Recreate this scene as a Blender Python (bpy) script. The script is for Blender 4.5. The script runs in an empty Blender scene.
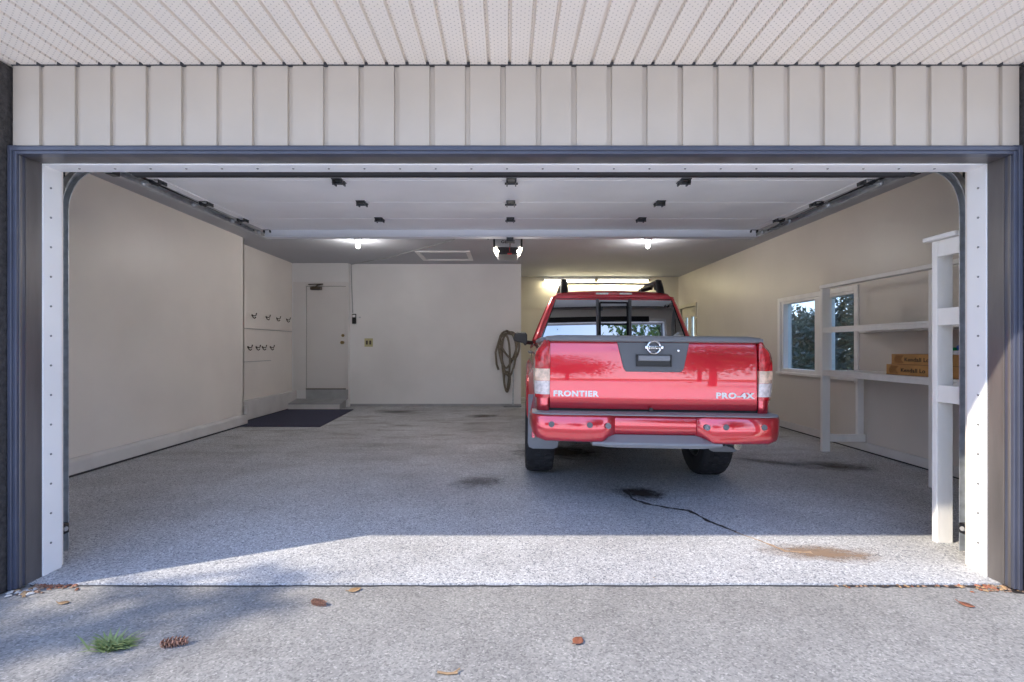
import bpy, bmesh, math, random
from mathutils import Vector, Matrix
random.seed(7)
D = bpy.data
S = bpy.context.scene
COL = S.collection
PI = math.pi

# ------------------------------------------------------------------ materials
def nodes(m):
    m.use_nodes = True
    nt = m.node_tree
    return nt, nt.nodes, nt.links, nt.nodes['Principled BSDF']

def setin(b, key, v):
    if key in b.inputs:
        b.inputs[key].default_value = v

def rgb(c):
    return (c[0], c[1], c[2], 1.0)

def mat(name, color, rough=0.5, metal=0.0, coat=0.0, var=0.0, scale=6.0, bump=0.0, bscale=60.0, spec=0.5, stretch=None, dark=None):
    """plain procedural paint: base colour, a little large-scale variation and a fine bump"""
    m = D.materials.new(name)
    nt, N, L, b = nodes(m)
    b.inputs['Base Color'].default_value = rgb(color)
    b.inputs['Roughness'].default_value = rough
    b.inputs['Metallic'].default_value = metal
    setin(b, 'Coat Weight', coat); setin(b, 'Coat Roughness', 0.03)
    setin(b, 'Specular IOR Level', spec)
    tc = N.new('ShaderNodeTexCoord')
    src = tc.outputs['Object']
    if stretch:
        mp = N.new('ShaderNodeMapping'); mp.inputs['Scale'].default_value = stretch
        L.new(src, mp.inputs['Vector']); src = mp.outputs['Vector']
    if var > 0:
        n = N.new('ShaderNodeTexNoise'); n.inputs['Scale'].default_value = scale; n.inputs['Detail'].default_value = 6
        L.new(src, n.inputs['Vector'])
        r = N.new('ShaderNodeValToRGB')
        lo = dark if dark else tuple(max(0, c * (1 - var)) for c in color)
        r.color_ramp.elements[0].color = rgb(lo); r.color_ramp.elements[0].position = 0.32
        r.color_ramp.elements[1].color = rgb(tuple(min(1, c * (1 + var * 0.5)) for c in color)); r.color_ramp.elements[1].position = 0.62
        L.new(n.outputs['Fac'], r.inputs['Fac']); L.new(r.outputs['Color'], b.inputs['Base Color'])
    if bump > 0:
        n2 = N.new('ShaderNodeTexNoise'); n2.inputs['Scale'].default_value = bscale; n2.inputs['Detail'].default_value = 4
        L.new(src, n2.inputs['Vector'])
        bp = N.new('ShaderNodeBump'); bp.inputs['Strength'].default_value = bump; bp.inputs['Distance'].default_value = 0.01
        L.new(n2.outputs['Fac'], bp.inputs['Height']); L.new(bp.outputs['Normal'], b.inputs['Normal'])
    return m

def emis(name, color, strength, base=(0.9, 0.9, 0.9)):
    m = D.materials.new(name)
    nt, N, L, b = nodes(m)
    b.inputs['Base Color'].default_value = rgb(base)
    b.inputs['Emission Color'].default_value = rgb(color)
    b.inputs['Emission Strength'].default_value = strength
    return m

def glass_mat(name, tint, refl, rough=0.01, tintcol=(0.9, 0.95, 1.0)):
    m = D.materials.new(name); m.use_nodes = True
    nt = m.node_tree; N = nt.nodes; L = nt.links; N.clear()
    o = N.new('ShaderNodeOutputMaterial'); mx = N.new('ShaderNodeMixShader')
    t = N.new('ShaderNodeBsdfTransparent'); t.inputs['Color'].default_value = rgb(tint)
    g = N.new('ShaderNodeBsdfGlossy'); g.inputs['Color'].default_value = rgb(tintcol); g.inputs['Roughness'].default_value = rough
    lw = N.new('ShaderNodeLayerWeight'); lw.inputs['Blend'].default_value = 0.5
    p4 = math_node(N, L, 'POWER', lw.outputs['Facing'], 4.0)
    L.new(math_node(N, L, 'ADD', math_node(N, L, 'MULTIPLY', p4, 1.0 - refl), refl), mx.inputs['Fac']); L.new(t.outputs[0], mx.inputs[1]); L.new(g.outputs[0], mx.inputs[2])
    L.new(mx.outputs[0], o.inputs['Surface'])
    return m

def math_node(N, L, op, a, b=None, c=None):
    n = N.new('ShaderNodeMath'); n.operation = op
    for i, v in enumerate((a, b, c)):
        if v is None: continue
        if isinstance(v, (int, float)): n.inputs[i].default_value = v
        else: L.new(v, n.inputs[i])
    return n.outputs[0]

def mixc(N, L, fac, a, b, blend='MIX'):
    n = N.new('ShaderNodeMix'); n.data_type = 'RGBA'; n.blend_type = blend
    if isinstance(fac, (int, float)): n.inputs[0].default_value = fac
    else: L.new(fac, n.inputs[0])
    for i, v in ((6, a), (7, b)):
        if isinstance(v, tuple): n.inputs[i].default_value = rgb(v)
        else: L.new(v, n.inputs[i])
    return n.outputs[2]

def ramp(N, L, fac, stops):
    r = N.new('ShaderNodeValToRGB')
    cr = r.color_ramp
    cr.elements[0].position, cr.elements[0].color = stops[0][0], rgb(stops[0][1])
    cr.elements[1].position, cr.elements[1].color = stops[-1][0], rgb(stops[-1][1])
    for p, c in stops[1:-1]:
        e = cr.elements.new(p); e.color = rgb(c)
    L.new(fac, r.inputs['Fac'])
    return r.outputs['Color']

def noise(N, L, src, scale, detail=5, rough=0.55):
    n = N.new('ShaderNodeTexNoise'); n.inputs['Scale'].default_value = scale
    n.inputs['Detail'].default_value = detail; n.inputs['Roughness'].default_value = rough
    L.new(src, n.inputs['Vector'])
    return n.outputs['Fac']

def floor_mat():
    m = D.materials.new('flecked garage floor coating')
    nt, N, L, b = nodes(m)
    tc = N.new('ShaderNodeTexCoord'); o = tc.outputs['Object']
    v = N.new('ShaderNodeTexVoronoi'); v.inputs['Scale'].default_value = 140; L.new(o, v.inputs['Vector'])
    sep = N.new('ShaderNodeSeparateColor'); L.new(v.outputs['Color'], sep.inputs[0])
    flake = ramp(N, L, sep.outputs[0], [(0.0, (0.22, 0.23, 0.25)), (0.12, (0.30, 0.31, 0.33)), (0.22, (0.50, 0.50, 0.50)), (0.74, (0.57, 0.57, 0.57)), (0.84, (0.74, 0.74, 0.73)), (1.0, (0.80, 0.80, 0.78))])
    big = noise(N, L, o, 0.8, 6, 0.62)
    wear = ramp(N, L, big, [(0.32, (0.68, 0.68, 0.70)), (0.60, (0.97, 0.99, 1.03))])
    c = mixc(N, L, 1.0, flake, wear, 'MULTIPLY')
    # brown drip marks and tyre tracks worn into the deeper part of the floor
    mp = N.new('ShaderNodeMapping'); mp.inputs['Scale'].default_value = (1.1, 3.2, 1.0); L.new(o, mp.inputs['Vector'])
    st = noise(N, L, mp.outputs[0], 1.3, 9, 0.7)
    sx = N.new('ShaderNodeSeparateXYZ'); L.new(o, sx.inputs[0])
    deep = math_node(N, L, 'MULTIPLY', math_node(N, L, 'SUBTRACT', sx.outputs[1], 4.0), 0.35)
    deep = math_node(N, L, 'MINIMUM', math_node(N, L, 'MAXIMUM', deep, 0.0), 1.0)
    k = N.new('ShaderNodeMapRange'); k.inputs[1].default_value = 0.50; k.inputs[2].default_value = 0.70; L.new(st, k.inputs[0])
    sf = math_node(N, L, 'MULTIPLY', k.outputs[0], math_node(N, L, 'MULTIPLY', deep, 0.75))
    c = mixc(N, L, sf, c, (0.13, 0.11, 0.09))
    L.new(c, b.inputs['Base Color'])
    b.inputs['Roughness'].default_value = 0.62
    setin(b, 'Specular IOR Level', 0.3)
    bp = N.new('ShaderNodeBump'); bp.inputs['Strength'].default_value = 0.25; bp.inputs['Distance'].default_value = 0.004
    L.new(sep.outputs[1], bp.inputs['Height']); L.new(bp.outputs['Normal'], b.inputs['Normal'])
    return m

def driveway_mat():
    m = D.materials.new('worn concrete driveway')
    nt, N, L, b = nodes(m)
    tc = N.new('ShaderNodeTexCoord'); o = tc.outputs['Object']
    v = N.new('ShaderNodeTexVoronoi'); v.inputs['Scale'].default_value = 130; L.new(o, v.inputs['Vector'])
    sep = N.new('ShaderNodeSeparateColor'); L.new(v.outputs['Color'], sep.inputs[0])
    peb = ramp(N, L, sep.outputs[0], [(0.0, (0.24, 0.24, 0.24)), (0.25, (0.33, 0.33, 0.325)), (0.85, (0.43, 0.425, 0.415)), (0.97, (0.48, 0.475, 0.465)), (1.0, (0.58, 0.57, 0.56))])
    n = noise(N, L, o, 3.0, 8, 0.65)
    c = mixc(N, L, 1.0, peb, ramp(N, L, n, [(0.3, (0.66, 0.65, 0.64)), (0.65, (0.83, 0.825, 0.81))]), 'MULTIPLY')
    # hairline cracks
    nn = N.new('ShaderNodeTexNoise'); nn.inputs['Scale'].default_value = 2.2; nn.inputs['Detail'].default_value = 6; L.new(o, nn.inputs['Vector'])
    add = N.new('ShaderNodeVectorMath'); add.operation = 'MULTIPLY_ADD'
    L.new(nn.outputs['Color'], add.inputs[0]); add.inputs[1].default_value = (0.5, 0.5, 0.5); L.new(o, add.inputs[2])
    cv = N.new('ShaderNodeTexVoronoi'); cv.feature = 'DISTANCE_TO_EDGE'; cv.inputs['Scale'].default_value = 0.9; L.new(add.outputs[0], cv.inputs['Vector'])
    ck = N.new('ShaderNodeMapRange'); ck.inputs[1].default_value = 0.0; ck.inputs[2].default_value = 0.006; ck.inputs[3].default_value = 0.30; ck.inputs[4].default_value = 0.0
    L.new(cv.outputs[0], ck.inputs[0])
    c = mixc(N, L, ck.outputs[0], c, (0.16, 0.155, 0.15))
    L.new(c, b.inputs['Base Color']); b.inputs['Roughness'].default_value = 0.85
    setin(b, 'Specular IOR Level', 0.25)
    bp = N.new('ShaderNodeBump'); bp.inputs['Strength'].default_value = 0.5; bp.inputs['Distance'].default_value = 0.006
    L.new(sep.outputs[1], bp.inputs['Height']); L.new(bp.outputs['Normal'], b.inputs['Normal'])
    return m

def soffit_mat():
    m = D.materials.new('perforated vinyl soffit')
    nt, N, L, b = nodes(m)
    tc = N.new('ShaderNodeTexCoord'); sx = N.new('ShaderNodeSeparateXYZ'); L.new(tc.outputs['Object'], sx.inputs[0])
    u = math_node(N, L, 'MULTIPLY', sx.outputs[0], 1 / 0.0168)
    w = math_node(N, L, 'ADD', math_node(N, L, 'MULTIPLY', sx.outputs[1], 1 / 0.026), math_node(N, L, 'MULTIPLY', math_node(N, L, 'FLOOR', u), 0.5))
    fu = math_node(N, L, 'MULTIPLY', math_node(N, L, 'SUBTRACT', math_node(N, L, 'FRACT', u), 0.5), 0.0168)
    fw = math_node(N, L, 'MULTIPLY', math_node(N, L, 'SUBTRACT', math_node(N, L, 'FRACT', w), 0.5), 0.026)
    d2 = math_node(N, L, 'ADD', math_node(N, L, 'MULTIPLY', fu, fu), math_node(N, L, 'MULTIPLY', fw, fw))
    hole = math_node(N, L, 'LESS_THAN', d2, 0.0030 ** 2)
    n = noise(N, L, tc.outputs['Object'], 2.0, 5)
    base = ramp(N, L, n, [(0.3, (0.83, 0.76, 0.67)), (0.7, (0.88, 0.80, 0.71))])
    c = mixc(N, L, hole, base, (0.56, 0.50, 0.44))
    L.new(c, b.inputs['Base Color']); b.inputs['Roughness'].default_value = 0.6
    return m

def stain_mat(name, col, dens, lo=0.34, hi=0.74):
    m = D.materials.new(name); m.use_nodes = True
    nt = m.node_tree; N = nt.nodes; L = nt.links
    b = N['Principled BSDF']; out = N['Material Output']
    b.inputs['Base Color'].default_value = rgb(col); b.inputs['Roughness'].default_value = 0.6
    tc = N.new('ShaderNodeTexCoord')
    ln = N.new('ShaderNodeVectorMath'); ln.operation = 'LENGTH'; L.new(tc.outputs['Object'], ln.inputs[0])
    n = noise(N, L, tc.outputs['Object'], 3.2, 9, 0.75)
    e = math_node(N, L, 'SUBTRACT', math_node(N, L, 'ADD', n, 0.34), math_node(N, L, 'MULTIPLY', ln.outputs['Value'], 0.62))
    mr = N.new('ShaderNodeMapRange'); mr.inputs[1].default_value = lo; mr.inputs[2].default_value = hi; mr.inputs[4].default_value = dens
    L.new(e, mr.inputs[0])
    t = N.new('ShaderNodeBsdfTransparent'); mx = N.new('ShaderNodeMixShader')
    L.new(mr.outputs[0], mx.inputs[0]); L.new(t.outputs[0], mx.inputs[1]); L.new(b.outputs[0], mx.inputs[2]); L.new(mx.outputs[0], out.inputs['Surface'])
    return m

def leaf_mat(name, c1, c2):
    m = D.materials.new(name)
    nt, N, L, b = nodes(m)
    tc = N.new('ShaderNodeTexCoord')
    n = noise(N, L, tc.outputs['Object'], 3.0, 4)
    L.new(ramp(N, L, n, [(0.3, c1), (0.7, c2)]), b.inputs['Base Color'])
    b.inputs['Roughness'].default_value = 0.55
    return m

M = {}
M['floor'] = floor_mat(); M['drive'] = driveway_mat(); M['soffit'] = soffit_mat()
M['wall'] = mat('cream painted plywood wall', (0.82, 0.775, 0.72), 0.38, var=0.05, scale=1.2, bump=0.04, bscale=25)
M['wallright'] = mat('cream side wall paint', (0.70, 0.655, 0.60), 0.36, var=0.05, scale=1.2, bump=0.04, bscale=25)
M['wallback'] = mat('white painted panel wall', (0.78, 0.775, 0.77), 0.45, var=0.06, scale=1.0, bump=0.04, bscale=20)
M['wallwarm'] = mat('pale yellow alcove paint', (0.68, 0.64, 0.53), 0.35, var=0.04, scale=1.0)
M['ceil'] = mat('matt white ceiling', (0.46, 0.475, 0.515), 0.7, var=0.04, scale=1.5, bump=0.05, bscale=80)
M['plinth'] = mat('white painted concrete kerb', (0.68, 0.67, 0.66), 0.5, var=0.08, scale=4, bump=0.15, bscale=18)
M['gap'] = mat('grimy dark joint', (0.05, 0.05, 0.055), 0.8)
M['siding'] = mat('off white vertical siding', (0.50, 0.445, 0.385), 0.5, var=0.05, scale=2.5, bump=0.05, bscale=30)
M['dark'] = mat('slate grey trim paint', (0.125, 0.115, 0.113), 0.33, var=0.35, scale=7, bump=0.1, bscale=40, stretch=(1, 1, 0.15))
M['darkblue'] = mat('dark grey moulding paint', (0.07, 0.077, 0.11), 0.30, var=0.12, scale=5, bump=0.05)
M['stucco'] = mat('dark rough stucco', (0.06, 0.055, 0.055), 0.9, var=0.4, scale=40, bump=0.8, bscale=90)
M['jamb'] = mat('white vinyl jamb strip', (0.90, 0.90, 0.90), 0.4, var=0.03, scale=3)
M['nail'] = mat('grey nail head', (0.25, 0.25, 0.26), 0.4, metal=0.6)
M['steel'] = mat('galvanised steel', (0.50, 0.53, 0.56), 0.40, metal=0.6, var=0.2, scale=20)
M['steeldark'] = mat('oily dark steel', (0.05, 0.055, 0.06), 0.4, metal=0.5, var=0.3, scale=20)
M['rubber'] = mat('black rubber', (0.018, 0.018, 0.02), 0.7)
M['doorpanel'] = mat('white insulated door panel', (0.92, 0.91, 0.90), 0.65, var=0.05, scale=2, bump=0.03, bscale=200)
M['strut'] = mat('white steel strut', (0.70, 0.72, 0.76), 0.65, spec=0.2)
M['whitewood'] = mat('white painted lumber', (0.92, 0.905, 0.87), 0.5, var=0.07, scale=6, bump=0.12, bscale=22, stretch=(1, 1, 0.2))
M['red'] = None
M['chrome'] = mat('bright chrome', (0.85, 0.85, 0.86), 0.12, metal=1.0)
M['silver'] = mat('satin silver letters', (0.86, 0.85, 0.84), 0.35, metal=0.3)
M['plastic'] = mat('grey textured bumper plastic', (0.135, 0.14, 0.15), 0.5, bump=0.25, bscale=220)
M['plasticlight'] = mat('sun faded grey plastic', (0.25, 0.255, 0.27), 0.45, bump=0.2, bscale=200)
M['blackpl'] = mat('black plastic', (0.012, 0.012, 0.014), 0.35)
M['under'] = mat('dark dirty chassis', (0.02, 0.02, 0.02), 0.8)
M['tire'] = mat('black tyre rubber', (0.022, 0.022, 0.025), 0.75, bump=0.2, bscale=120)
M['rim'] = mat('machined alloy rim', (0.42, 0.42, 0.43), 0.35, metal=0.8)
M['flap'] = mat('dusty grey mud flap', (0.27, 0.28, 0.30), 0.6, bump=0.15, bscale=150)
M['lensred'] = mat('red lamp lens', (0.62, 0.02, 0.03), 0.12, coat=1.0, var=0.5, scale=28, dark=(0.38, 0.006, 0.012))
M['lensamber'] = mat('amber lamp lens', (0.86, 0.60, 0.44), 0.15, coat=1.0, var=0.3, scale=30)
M['lensclear'] = mat('clear lamp lens', (0.82, 0.72, 0.70), 0.15, coat=1.0, var=0.25, scale=40)
M['carglass'] = glass_mat('tinted rear glass', (0.04, 0.045, 0.05), 0.48, tintcol=(0.85, 0.92, 1.0))
M['sideglass'] = glass_mat('tinted side glass', (0.14, 0.15, 0.16), 0.10)
M['winglass'] = glass_mat('clear window glass', (0.86, 0.93, 0.95), 0.05)
M['seat'] = mat('charcoal seat cloth', (0.02, 0.02, 0.022), 0.9)
M['doorwhite'] = mat('white slab door', (0.70, 0.68, 0.665), 0.42, var=0.03, scale=1.5)
M['brass'] = mat('aged brass', (0.30, 0.22, 0.10), 0.3, metal=0.9)
M['bronze'] = mat('brown door closer metal', (0.10, 0.08, 0.06), 0.4, metal=0.5)
M['step'] = mat('grey painted step', (0.36, 0.37, 0.38), 0.55, var=0.15, scale=5)
M['mat'] = mat('navy ribbed mat', (0.042, 0.045, 0.085), 0.95, var=0.5, scale=70, bump=0.8, bscale=60)
M['hose'] = mat('tan ribbed hose', (0.20, 0.17, 0.13), 0.6, var=0.3, scale=30)
M['greybox'] = mat('grey opener housing', (0.36, 0.36, 0.36), 0.4)
M['lamp'] = emis('glowing lamp lens', (1.0, 0.90, 0.74), 9.0)
M['bulb'] = emis('glowing bulb', (1.0, 0.96, 0.90), 14.0)
M['tube'] = emis('glowing fluorescent tube', (1.0, 0.93, 0.72), 4.0)
M['redpl'] = mat('red release grip', (0.55, 0.02, 0.02), 0.4)
M['card'] = mat('orange brown carton', (0.52, 0.27, 0.09), 0.6, var=0.18, scale=9, bump=0.05)
M['carddark'] = mat('carton print', (0.24, 0.10, 0.035), 0.6)
M['ink'] = mat('black print', (0.02, 0.018, 0.015), 0.6)
M['almond'] = mat('almond switch plastic', (0.52, 0.49, 0.27), 0.4)
M['whitepl'] = mat('white plastic', (0.78, 0.78, 0.78), 0.35)
M['bluepl'] = mat('blue plastic film', (0.02, 0.10, 0.42), 0.3)
M['greenpl'] = mat('green plastic tab', (0.02, 0.36, 0.12), 0.3)
M['cone'] = mat('brown pine cone scales', (0.36, 0.20, 0.14), 0.8, var=0.4, scale=30)
M['leafbrown'] = mat('dead red brown leaf', (0.30, 0.11, 0.06), 0.7, var=0.4, scale=25)
M['leaftan'] = mat('dry tan leaf', (0.40, 0.26, 0.14), 0.7, var=0.4, scale=25)
M['grass'] = leaf_mat('green weed blades', (0.15, 0.24, 0.08), (0.36, 0.42, 0.18))
M['dirt'] = mat('crumbly leaf dirt', (0.26, 0.17, 0.12), 0.9, var=0.6, scale=50)
M['stone'] = mat('pale pebble', (0.55, 0.53, 0.50), 0.8)
M['bark'] = mat('tree bark', (0.10, 0.075, 0.055), 0.9, var=0.4, scale=12, bump=0.6, bscale=14)
M['needle'] = leaf_mat('dark conifer needles', (0.015, 0.045, 0.02), (0.05, 0.10, 0.04))
M['leafgreen'] = leaf_mat('green tree leaves', (0.03, 0.085, 0.02), (0.12, 0.20, 0.05))
M['bluegreen'] = leaf_mat('blue green shrub leaves', (0.012, 0.05, 0.055), (0.06, 0.15, 0.13))
M['pale'] = mat('pale light bouncing ground', (0.86, 0.82, 0.75), 0.85, var=0.08, scale=1.5)
M['lawn'] = mat('lawn', (0.10, 0.16, 0.05), 0.95, var=0.4, scale=3)
M['roof'] = mat('grey roof shingle', (0.12, 0.11, 0.105), 0.9, var=0.3, scale=8)
M['concext'] = mat('plain exterior wall', (0.42, 0.40, 0.37), 0.8)

def redpaint():
    m = D.materials.new('red metallic car paint')
    nt, N, L, b = nodes(m)
    b.inputs['Base Color'].default_value = (0.56, 0.012, 0.03, 1)
    b.inputs['Metallic'].default_value = 0.75; b.inputs['Roughness'].default_value = 0.28
    setin(b, 'Coat Weight', 1.0); setin(b, 'Coat Roughness', 0.02); setin(b, 'Coat IOR', 2.1)
    tc = N.new('ShaderNodeTexCoord')
    v = N.new('ShaderNodeTexVoronoi'); v.inputs['Scale'].default_value = 900; L.new(tc.outputs['Object'], v.inputs['Vector'])
    sp = N.new('ShaderNodeSeparateColor'); L.new(v.outputs['Color'], sp.inputs[0])
    L.new(ramp(N, L, sp.outputs[0], [(0.0, (0.70, 0.010, 0.030)), (1.0, (0.82, 0.022, 0.048))]), b.inputs['Base Color'])
    return m
M['red'] = redpaint()

# ------------------------------------------------------------------ mesh helpers
class MB:
    def __init__(s):
        s.bm = bmesh.new()
    def box(s, x0, x1, y0, y1, z0, z1, bev=0.0, mi=0, rot=None, piv=None):
        vs = [s.bm.verts.new((x, y, z)) for z in (z0, z1) for y in (y0, y1) for x in (x0, x1)]
        idx = [(0, 2, 3, 1), (4, 5, 7, 6), (0, 1, 5, 4), (2, 6, 7, 3), (0, 4, 6, 2), (1, 3, 7, 5)]
        fs = [s.bm.faces.new([vs[i] for i in f]) for f in idx]
        for f in fs: f.material_index = mi
        if rot is not None:
            bmesh.ops.transform(s.bm, matrix=rot, verts=vs, space=Matrix.Translation(-Vector(piv)) if piv else Matrix.Identity(4))
        if bev > 0:
            es = list({e for f in fs for e in f.edges})
            r = bmesh.ops.bevel(s.bm, geom=es, offset=bev, segments=2, affect='EDGES', profile=0.5)
            for f in r['faces']: f.material_index = mi
        return s
    def poly(s, pts, mi=0):
        f = s.bm.faces.new([s.bm.verts.new(p) for p in pts]); f.material_index = mi
        return f
    def prism(s, pts, vec, mi=0):
        """closed polygon pts (3D) extruded by vec"""
        a = [s.bm.verts.new(p) for p in pts]; vec = Vector(vec)
        b = [s.bm.verts.new(Vector(p) + vec) for p in pts]
        n = len(pts); fs = [s.bm.faces.new(a), s.bm.faces.new(b[::-1])]
        for i in range(n):
            fs.append(s.bm.faces.new([a[i], b[i], b[(i + 1) % n], a[(i + 1) % n]][::-1]))
        for f in fs: f.material_index = mi
        return s
    def loft(s, rings, closed=True, caps=True, mi=0):
        R = [[s.bm.verts.new(p) for p in r] for r in rings]
        n = len(rings[0])
        for a, b in zip(R, R[1:]):
            for i in range(n if closed else n - 1):
                j = (i + 1) % n
                try:
                    f = s.bm.faces.new([a[i], a[j], b[j], b[i]]); f.material_index = mi
                except ValueError: pass
        if caps and closed:
            s.bm.faces.new(R[0][::-1]).material_index = mi; s.bm.faces.new(R[-1]).material_index = mi
        return s
    def tube(s, pts, r, seg=8, mi=0, caps=True):
        pts = [Vector(p) for p in pts]
        rings = []; up = None
        for i, p in enumerate(pts):
            t = (pts[min(i + 1, len(pts) - 1)] - pts[max(i - 1, 0)]).normalized()
            if up is None:
                up = t.cross(Vector((0, 0, 1)))
                if up.length < 1e-3: up = t.cross(Vector((1, 0, 0)))
            up = (up - t * up.dot(t)).normalized(); q = t.cross(up)
            rr = r[i] if isinstance(r, (list, tuple)) else r
            rings.append([p + (up * math.cos(2 * PI * k / seg) + q * math.sin(2 * PI * k / seg)) * rr for k in range(seg)])
        return s.loft(rings, True, caps, mi)
    def lathe(s, prof, axis='z', org=(0, 0, 0), seg=24, mi=0, caps=True):
        rings = []
        for r, h in prof:
            ring = []
            for k in range(seg):
                a = 2 * PI * k / seg; c, d = r * math.cos(a), r * math.sin(a)
                p = {'z': (c, d, h), 'x': (h, c, d), 'y': (d, h, c)}[axis]
                ring.append(Vector(p) + Vector(org))
            rings.append(ring)
        return s.loft(rings, True, caps, mi)
    def sphere(s, c, r, seg=12, rings=8, sc=(1, 1, 1), mi=0):
        res = bmesh.ops.create_uvsphere(s.bm, u_segments=seg, v_segments=rings, radius=r)
        for v in res['verts']:
            v.co = Vector((v.co.x * sc[0], v.co.y * sc[1], v.co.z * sc[2])) + Vector(c)
        return s
    def build(s, name, mats, parent=None, smooth=False, angle=35, loc=None, solid=None, bevel=None, subd=0):
        bmesh.ops.recalc_face_normals(s.bm, faces=s.bm.faces[:])
        me = D.meshes.new(name); s.bm.to_mesh(me); s.bm.free()
        for m in (mats if isinstance(mats, (list, tuple)) else [mats]): me.materials.append(m)
        o = D.objects.new(name, me); COL.objects.link(o)
        if parent: o.parent = parent
        if loc: o.location = loc
        if smooth:
            for p in me.polygons: p.use_smooth = True
            try: me.set_sharp_from_angle(angle=math.radians(angle))
            except Exception: pass
        if solid:
            md = o.modifiers.new('thick', 'SOLIDIFY'); md.thickness = solid; md.offset = -1
        if bevel:
            md = o.modifiers.new('edge', 'BEVEL'); md.width = bevel; md.segments = 2; md.limit_method = 'ANGLE'
        if subd:
            md = o.modifiers.new('sub', 'SUBSURF'); md.levels = subd; md.render_levels = subd
        return o

def tag(o, label=None, cat=None, group=None, kind=None):
    if label: o['label'] = label
    if cat: o['category'] = cat
    if group: o['group'] = group
    if kind: o['kind'] = kind
    return o
def thing(name, label, cat, loc=(0, 0, 0), rz=0.0, group=None):
    o = D.objects.new(name, None); COL.objects.link(o)
    o.location = loc; o.rotation_euler = (0, 0, rz); o.empty_display_size = 0.1
    return tag(o, label, cat, group)
def struct(o, label=None, cat=None):
    o['kind'] = 'structure'
    return tag(o, label, cat)
def copy_tree(o, parent=None):
    c = o.copy(); COL.objects.link(c)
    if parent: c.parent = parent
    for ch in [x for x in D.objects if x.parent == o]: copy_tree(ch, c)
    return c
def text_mesh(txt, size, depth, mats, parent, name, origin, sx=1.0, bold=0.0, spacing=1.0, rotx=PI / 2, rotz=0.0, align='CENTER'):
    cu = D.curves.new('tmp', 'FONT'); cu.body = txt; cu.size = size; cu.extrude = depth; cu.offset = bold; cu.space_character = spacing
    cu.align_x = align; cu.align_y = 'CENTER'; cu.resolution_u = 3
    t = D.objects.new('tmp', cu); COL.objects.link(t)
    dg = bpy.context.evaluated_depsgraph_get(); dg.update()
    me = D.meshes.new_from_object(t.evaluated_get(dg)); D.objects.remove(t); D.curves.remove(cu)
    me.transform(Matrix.Translation(origin) @ Matrix.Rotation(rotz, 4, 'Z') @ Matrix.Rotation(rotx, 4, 'X') @ Matrix.Diagonal((sx, 1, 1, 1)))
    me.materials.clear(); me.materials.append(mats); me.name = name
    o = D.objects.new(name, me); COL.objects.link(o)
    if parent: o.parent = parent
    return o

# ------------------------------------------------------------------ key dimensions (metres; camera stands at x=0,y=0)
XL, XR = -4.05, 4.11          # side walls
XLR = -4.30                   # recessed part of the left wall
YCORN = 7.39
YIN = 2.65                    # inside face of the front wall
YF = 2.385                     # siding face
OL, OR_, OZ = -2.430, 2.510, 2.158   # door opening
YSLAB = 2.44
YDOOR, YPAN, YFAR = 9.60, 9.72, 11.5
XPAN0, XPAN1 = -3.17, 0.285
ZC = 2.88

# ------------------------------------------------------------------ setting
b = MB(); b.box(-4.6, 4.4, YSLAB, 11.8, -0.2, 0.0); fl = b.build('floor', M['floor']); struct(fl, 'grey flecked coated garage floor slab', 'floor')
b = MB(); b.box(-9, 7, 0.7, YSLAB - 0.008, -0.2, -0.012); struct(b.build('driveway', M['drive']), 'weathered grey concrete driveway in front of the garage', 'driveway')
b = MB(); b.box(-14, 14, -26, 0.7, -0.2, -0.014); struct(b.build('bounce_ground', M['pale']), 'unseen pale ground added to bounce light into the garage', 'reflector')  # added out of view; its bounce brightens the door underside, soffit and ceiling
b = MB(); b.box(-60, 60, -70, 60, -0.4, -0.205); struct(b.build('ground', M['lawn']), 'lawn around the house', 'ground')

# left wall: near stretch, return, recessed stretch
b = MB(); b.box(XL - 0.2, XL, YIN, YCORN, 0, ZC); b.box(XLR - 0.15, XLR, YCORN, YDOOR + 0.1, 0, ZC); b.box(XL - 0.4, XL, YCORN - 0.02, YCORN, 0, ZC)
struct(b.build('wall_left', M['wall']), 'cream left wall with a step back near its far end', 'wall')
b = MB()
prof = [(XL, 0.02), (XL + 0.045, 0.02), (XL + 0.045, 0.135), (XL + 0.03, 0.16), (XL, 0.17)]
b.prism([(x, YIN, z) for x, z in prof], (0, YCORN + 0.03 - YIN, 0))
struct(b.build('baseboard_left', M['plinth'], bevel=0.006), 'low white kerb along the left wall', 'baseboard')
b = MB(); b.box(XLR, XLR + 0.10, YCORN, YDOOR, 0.015, 0.33, 0.012)
struct(b.build('baseboard_left_recess', M['plinth']), 'tall white plinth along the recessed left wall', 'baseboard')
b = MB(); b.box(XL, XL + 0.04, YIN, YCORN, 0.0005, 0.02); b.box(XLR, XLR + 0.095, YCORN, YDOOR, 0.0005, 0.015)
struct(b.build('trim_1', M['gap']), 'dark gap under the left kerb', 'trim')
b = MB(); b.box(XL + 0.03, XL + 0.075, YCORN - 0.07, YCORN + 0.005, 0.17, 0.30, 0.006)
struct(b.build('trim_2', M['plinth']), 'short white block at the corner of the left kerb', 'trim')

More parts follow.
